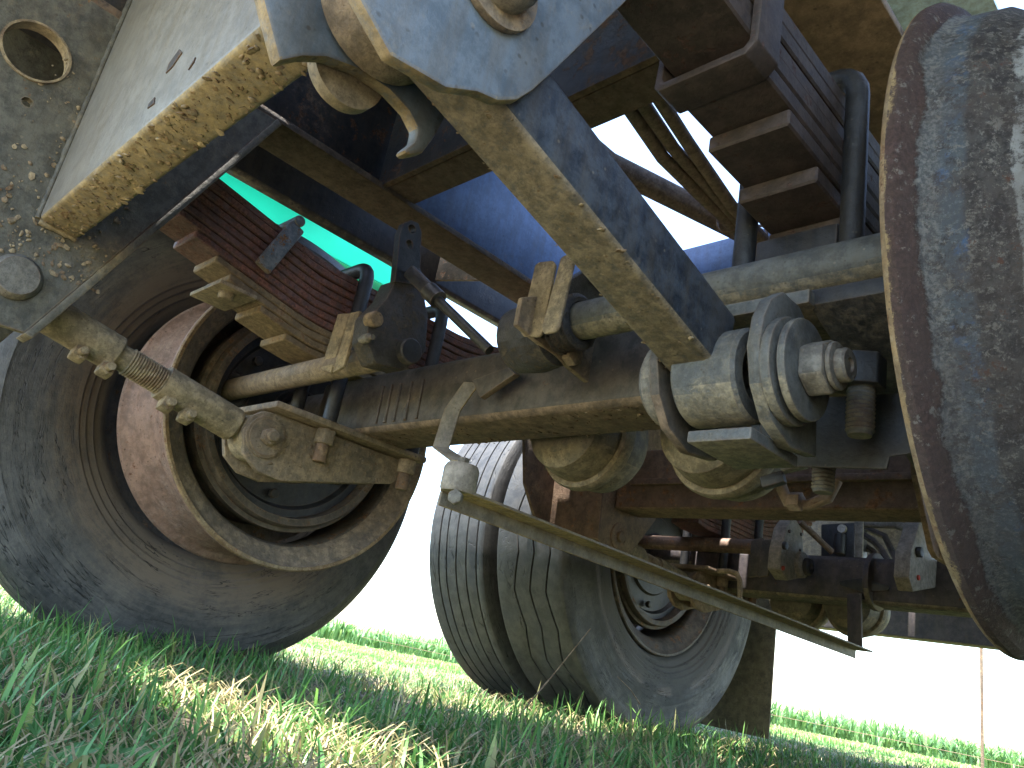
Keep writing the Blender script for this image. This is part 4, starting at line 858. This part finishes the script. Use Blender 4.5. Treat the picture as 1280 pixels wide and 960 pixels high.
def blade_mesh(name, base, ang, lean, length, width, tint, seg=3, curl=1.0, mat='grass', kind='stuff'):
    """many narrow leaves, each a bent tapering strip of its own"""
    n = len(base); t = np.linspace(0, 1, seg+1)
    dx, dy = np.cos(ang), np.sin(ang)
    px, py = -dy, dx
    V = np.zeros((n, 2*seg+1, 3))
    for i, s_ in enumerate(t):
        bend = lean*s_**(1.0+curl)
        h = length*s_*np.sqrt(np.clip(1-0.55*(lean*s_)**2, 0.1, 1))
        cx = base[:, 0]+dx*length*bend*0.9; cy = base[:, 1]+dy*length*bend*0.9; cz = base[:, 2]+h
        if i == seg: V[:, 2*seg] = np.stack([cx, cy, cz], -1); break
        w_ = width*(1-0.55*s_)/2*(0.75 if i == 0 else 1)
        V[:, 2*i] = np.stack([cx-px*w_, cy-py*w_, cz], -1); V[:, 2*i+1] = np.stack([cx+px*w_, cy+py*w_, cz], -1)
    st = 2*seg+1; o = (np.arange(n)*st)[:, None]
    quads = np.concatenate([o+np.array([2*i, 2*i+1, 2*i+3, 2*i+2])[None] for i in range(seg-1)], 1).reshape(n, seg-1, 4)
    tri = o+np.array([2*seg-2, 2*seg-1, 2*seg])[None]
    loops = np.concatenate([quads.reshape(n, -1), tri], 1).ravel()
    sizes = np.tile(np.array([4]*(seg-1)+[3]), n); starts = np.concatenate([[0], np.cumsum(sizes)[:-1]])
    me = bpy.data.meshes.new(name); me.vertices.add(n*st); me.vertices.foreach_set('co', V.astype(np.float32).ravel())
    me.loops.add(len(loops)); me.loops.foreach_set('vertex_index', loops.astype(np.int32))
    me.polygons.add(len(sizes)); me.polygons.foreach_set('loop_start', starts.astype(np.int32))
    at = me.attributes.new('tint', 'FLOAT', 'POINT'); at.data.foreach_set('value', np.repeat(tint, st).astype(np.float32))
    me.update(calc_edges=True); me.validate()
    for p in me.polygons: p.use_smooth = True
    me.materials.append(M[mat]); ob = bpy.data.objects.new(name, me); COL.objects.link(ob); ob['kind'] = kind
    return ob

rg = np.random.default_rng(11)
def clump(x, y, f=3.0, s=0.0):
    return 0.5+0.25*np.sin(f*x*2.1+1.7*np.sin(f*y*1.3+s)+s)+0.25*np.sin(f*y*2.7+1.9*np.sin(f*x*1.1+2+s))
def grass():
    # near turf: thick from the lens out to the far wheels, bare soil left open in one spot
    N = 125000
    u = rg.random(N); rad = 0.34+ (5.2-0.34)*u**1.25; az = rg.uniform(R(-12), R(92), N)
    x = -rad*np.cos(az); y = rad*np.sin(az)
    dens = np.clip(0.15+1.1*clump(x, y, 5.0), 0, 1)
    bare = np.exp(-(((x+1.42)/0.28)**2+((y-1.05)/0.20)**2)) + 0.8*np.exp(-(((x+1.05)/0.10)**2+((y-0.62)/0.09)**2))
    keep = rg.random(N) < dens*(1-0.93*np.clip(bare, 0, 1)); x, y, rad = x[keep], y[keep], rad[keep]; n = len(x)
    base = np.stack([x, y, gz(x, y)-0.004], -1)
    L = rg.gamma(3.0, 0.0118, n)*(0.55+0.9*clump(x, y, 7, 1))
    L *= np.clip(0.45+rad*0.38, 0.55, 1.25)
    L *= np.where(y > 1.0, 0.70, 1.0); L = np.clip(L, 0.012, 0.13); L = np.minimum(L, np.clip(0.130-0.030*rad, 0.030, 0.2))
    lean = np.clip(rg.gamma(2.2, 0.38, n), 0.02, 1.3)
    wid = rg.uniform(0.0026, 0.0066, n)*np.clip(0.8+rad*0.10, 0.8, 1.2)
    tint = np.clip(rg.normal(0.42, 0.18, n)+0.18*(clump(x, y, 5, 3)-0.5), 0, 0.8)
    dry = rg.random(n) < 0.09; tint[dry] = rg.uniform(0.86, 1.0, dry.sum()); lean[dry] *= 1.4
    blade_mesh('grass', base, rg.uniform(0, 2*np.pi, n), lean, L, wid, tint, 4)
    # matted dead straw lying between the green
    N = 15000; rad = 0.55+3.2*rg.random(N)**1.2; az = rg.uniform(R(0), R(88), N); x = -rad*np.cos(az); y = rad*np.sin(az)
    base = np.stack([x, y, gz(x, y)+rg.uniform(0.0, 0.018, N)], -1)
    blade_mesh('dead_grass', base, rg.uniform(0, 2*np.pi, N), np.full(N, 1.3), rg.uniform(0.02, 0.06, N), rg.uniform(0.0014, 0.0032, N), rg.uniform(0, 1, N), 3, 0.2, 'stalk')
    # longer tufts left standing in front of the far wheel, and a few beside the near one
    N = 420; cx = rg.choice([0, 1, 2], N, p=[0.6, 0.25, 0.15]); px_ = np.array([-1.22, -1.02, -1.55])[cx]; py_ = np.array([1.75, 2.15, 0.62])[cx]
    x = px_+rg.normal(0, 0.14, N); y = py_+rg.normal(0, 0.22, N)
    base = np.stack([x, y, gz(x, y)], -1)
    blade_mesh('tall_grass', base, rg.uniform(0, 2*np.pi, N), np.clip(rg.gamma(2.2, 0.3, N), 0.02, 1.2), rg.uniform(0.04, 0.105, N), rg.uniform(0.003, 0.006, N), np.clip(rg.normal(0.62, 0.18, N), 0.2, 0.95), 5)
    # mown stubs: short pale upright blades
    N = 2600; rad = 0.45+2.6*rg.random(N)**1.2; az = rg.uniform(R(4), R(80), N); x = -rad*np.cos(az); y = rad*np.sin(az)
    k = rg.random(N) < clump(x, y, 6, 5); x, y = x[k], y[k]; N = len(x)
    base = np.stack([x, y, gz(x, y)], -1)
    blade_mesh('mown_grass', base, rg.uniform(0, 2*np.pi, N), rg.uniform(0.0, 0.45, N), rg.uniform(0.02, 0.052, N), rg.uniform(0.005, 0.0085, N), rg.uniform(0.80, 0.95, N), 3, 0.3)
    # rough field grass beyond
    N = 60000; rad = 5+20*rg.random(N)**1.5; az = rg.uniform(R(15), R(92), N); x = -rad*np.cos(az); y = rad*np.sin(az)
    base = np.stack([x, y, gz(x, y)-0.01], -1)
    blade_mesh('field_grass', base, rg.uniform(0, 2*np.pi, N), rg.uniform(0.1, 1.0, N), rg.uniform(0.015, 0.05, N), 0.004+0.001*rad, np.clip(rg.normal(0.75, 0.16, N), 0.3, 1), 3)
grass()
def crop():
    N = 5200; rad = 25+45*rg.random(N)**1.4; az = rg.uniform(R(10), R(94), N)
    B, A_, Ln, Le, Wi, Ti = [], [], [], [], [], []
    x = -rad*np.cos(az); y = rad*np.sin(az); z = gz(x, y)
    for k in range(7):
        B.append(np.stack([x+rg.normal(0, 0.05, N), y+rg.normal(0, 0.05, N), z+rg.uniform(0, 0.25, N)], -1)); A_.append(rg.uniform(0, 2*np.pi, N))
        Ln.append(rg.uniform(0.36, 0.66, N)*(0.72+0.5*clump(x*0.12, y*0.12, 3.0, 2))); Le.append(rg.uniform(0.3, 1.15, N)); Wi.append(np.full(N, 0.07)); Ti.append(np.clip(rg.normal(0.5, 0.25, N), 0, 1))
    blade_mesh('maize_crop', np.concatenate(B), *[np.concatenate(q) for q in (A_, Le, Ln, Wi, Ti)], 4, 1.2, 'crop')
crop()

# tall single stalks in front of the far wheel, broad-leaved weeds at the front
def stalk(pts, r, label):
    P = [Vector(p) for p in pts]; b = MB().tube([P[0], P[0].lerp(P[1], 0.5)+Vector((0.004, 0, 0.003)), P[1]], [r, r*0.8, r*0.4], 6)
    o = part('dry_stalk', b, 'hose'); tag(o, label, 'stalk')
stalk(((-1.2800, 1.3684, -0.0057), (-1.1200, 1.3932, 0.2186)), 0.0022, 'long dry grass stalk leaning right in front of the zigzag tyre')
stalk(((-1.1500, 1.6518, 0.0811), (-1.1400, 1.5386, 0.1317)), 0.0018, 'short bent straw stalk standing before the grooved tyre foot')
def weed(c, n, size, label):
    c = Vector(c); c.z = float(gz(c.x, c.y))
    root = empty('broadleaf_weed', c); tag(root, label, 'weed')
    for k in range(n):
        a = 2*math.pi*k/n + random.uniform(-0.3, 0.3); L = size*random.uniform(0.75, 1.15); w = L*0.42; tilt = random.uniform(0.6, 1.0)
        bm = bmesh.new(); rows = []
        for i in range(7):
            t = i/6; hw = w/2*math.sin(math.pi*min(1, 0.12+0.88*t))**0.8*(1-0.1*t); rr = 0.006+L*t; z = L*(tilt*t - 0.55*t*t) + 0.006
            rows.append([bm.verts.new((math.cos(a)*rr - math.sin(a)*q*hw, math.sin(a)*rr + math.cos(a)*q*hw, z + abs(q)*hw*0.35)) for q in (-1, -0.5, 0, 0.5, 1)])
        for A, B in zip(rows, rows[1:]):
            for j in range(4): bm.faces.new((A[j], A[j+1], B[j+1], B[j]))
        bmesh.ops.translate(bm, verts=bm.verts, vec=c)
        me = bpy.data.meshes.new('leaf'); bm.to_mesh(me); bm.free(); smooth(me, 60)
        at = me.attributes.new('tint', 'FLOAT', 'POINT'); tv = random.random(); at.data.foreach_set('value', [tv]*len(me.vertices))
        part('leaf', me, 'weed', root)
weed((-0.672, 0.282, 0), 7, 0.055, 'low weed rosette with broad green leaves in the near grass, next to the clump edge')
weed((-0.600, 0.205, 0), 6, 0.055, 'largest broad-leaved weed at the very corner of the grass')
weed((-0.789, 0.295, 0), 6, 0.042, 'small broad-leaved weed behind the other two rosettes')
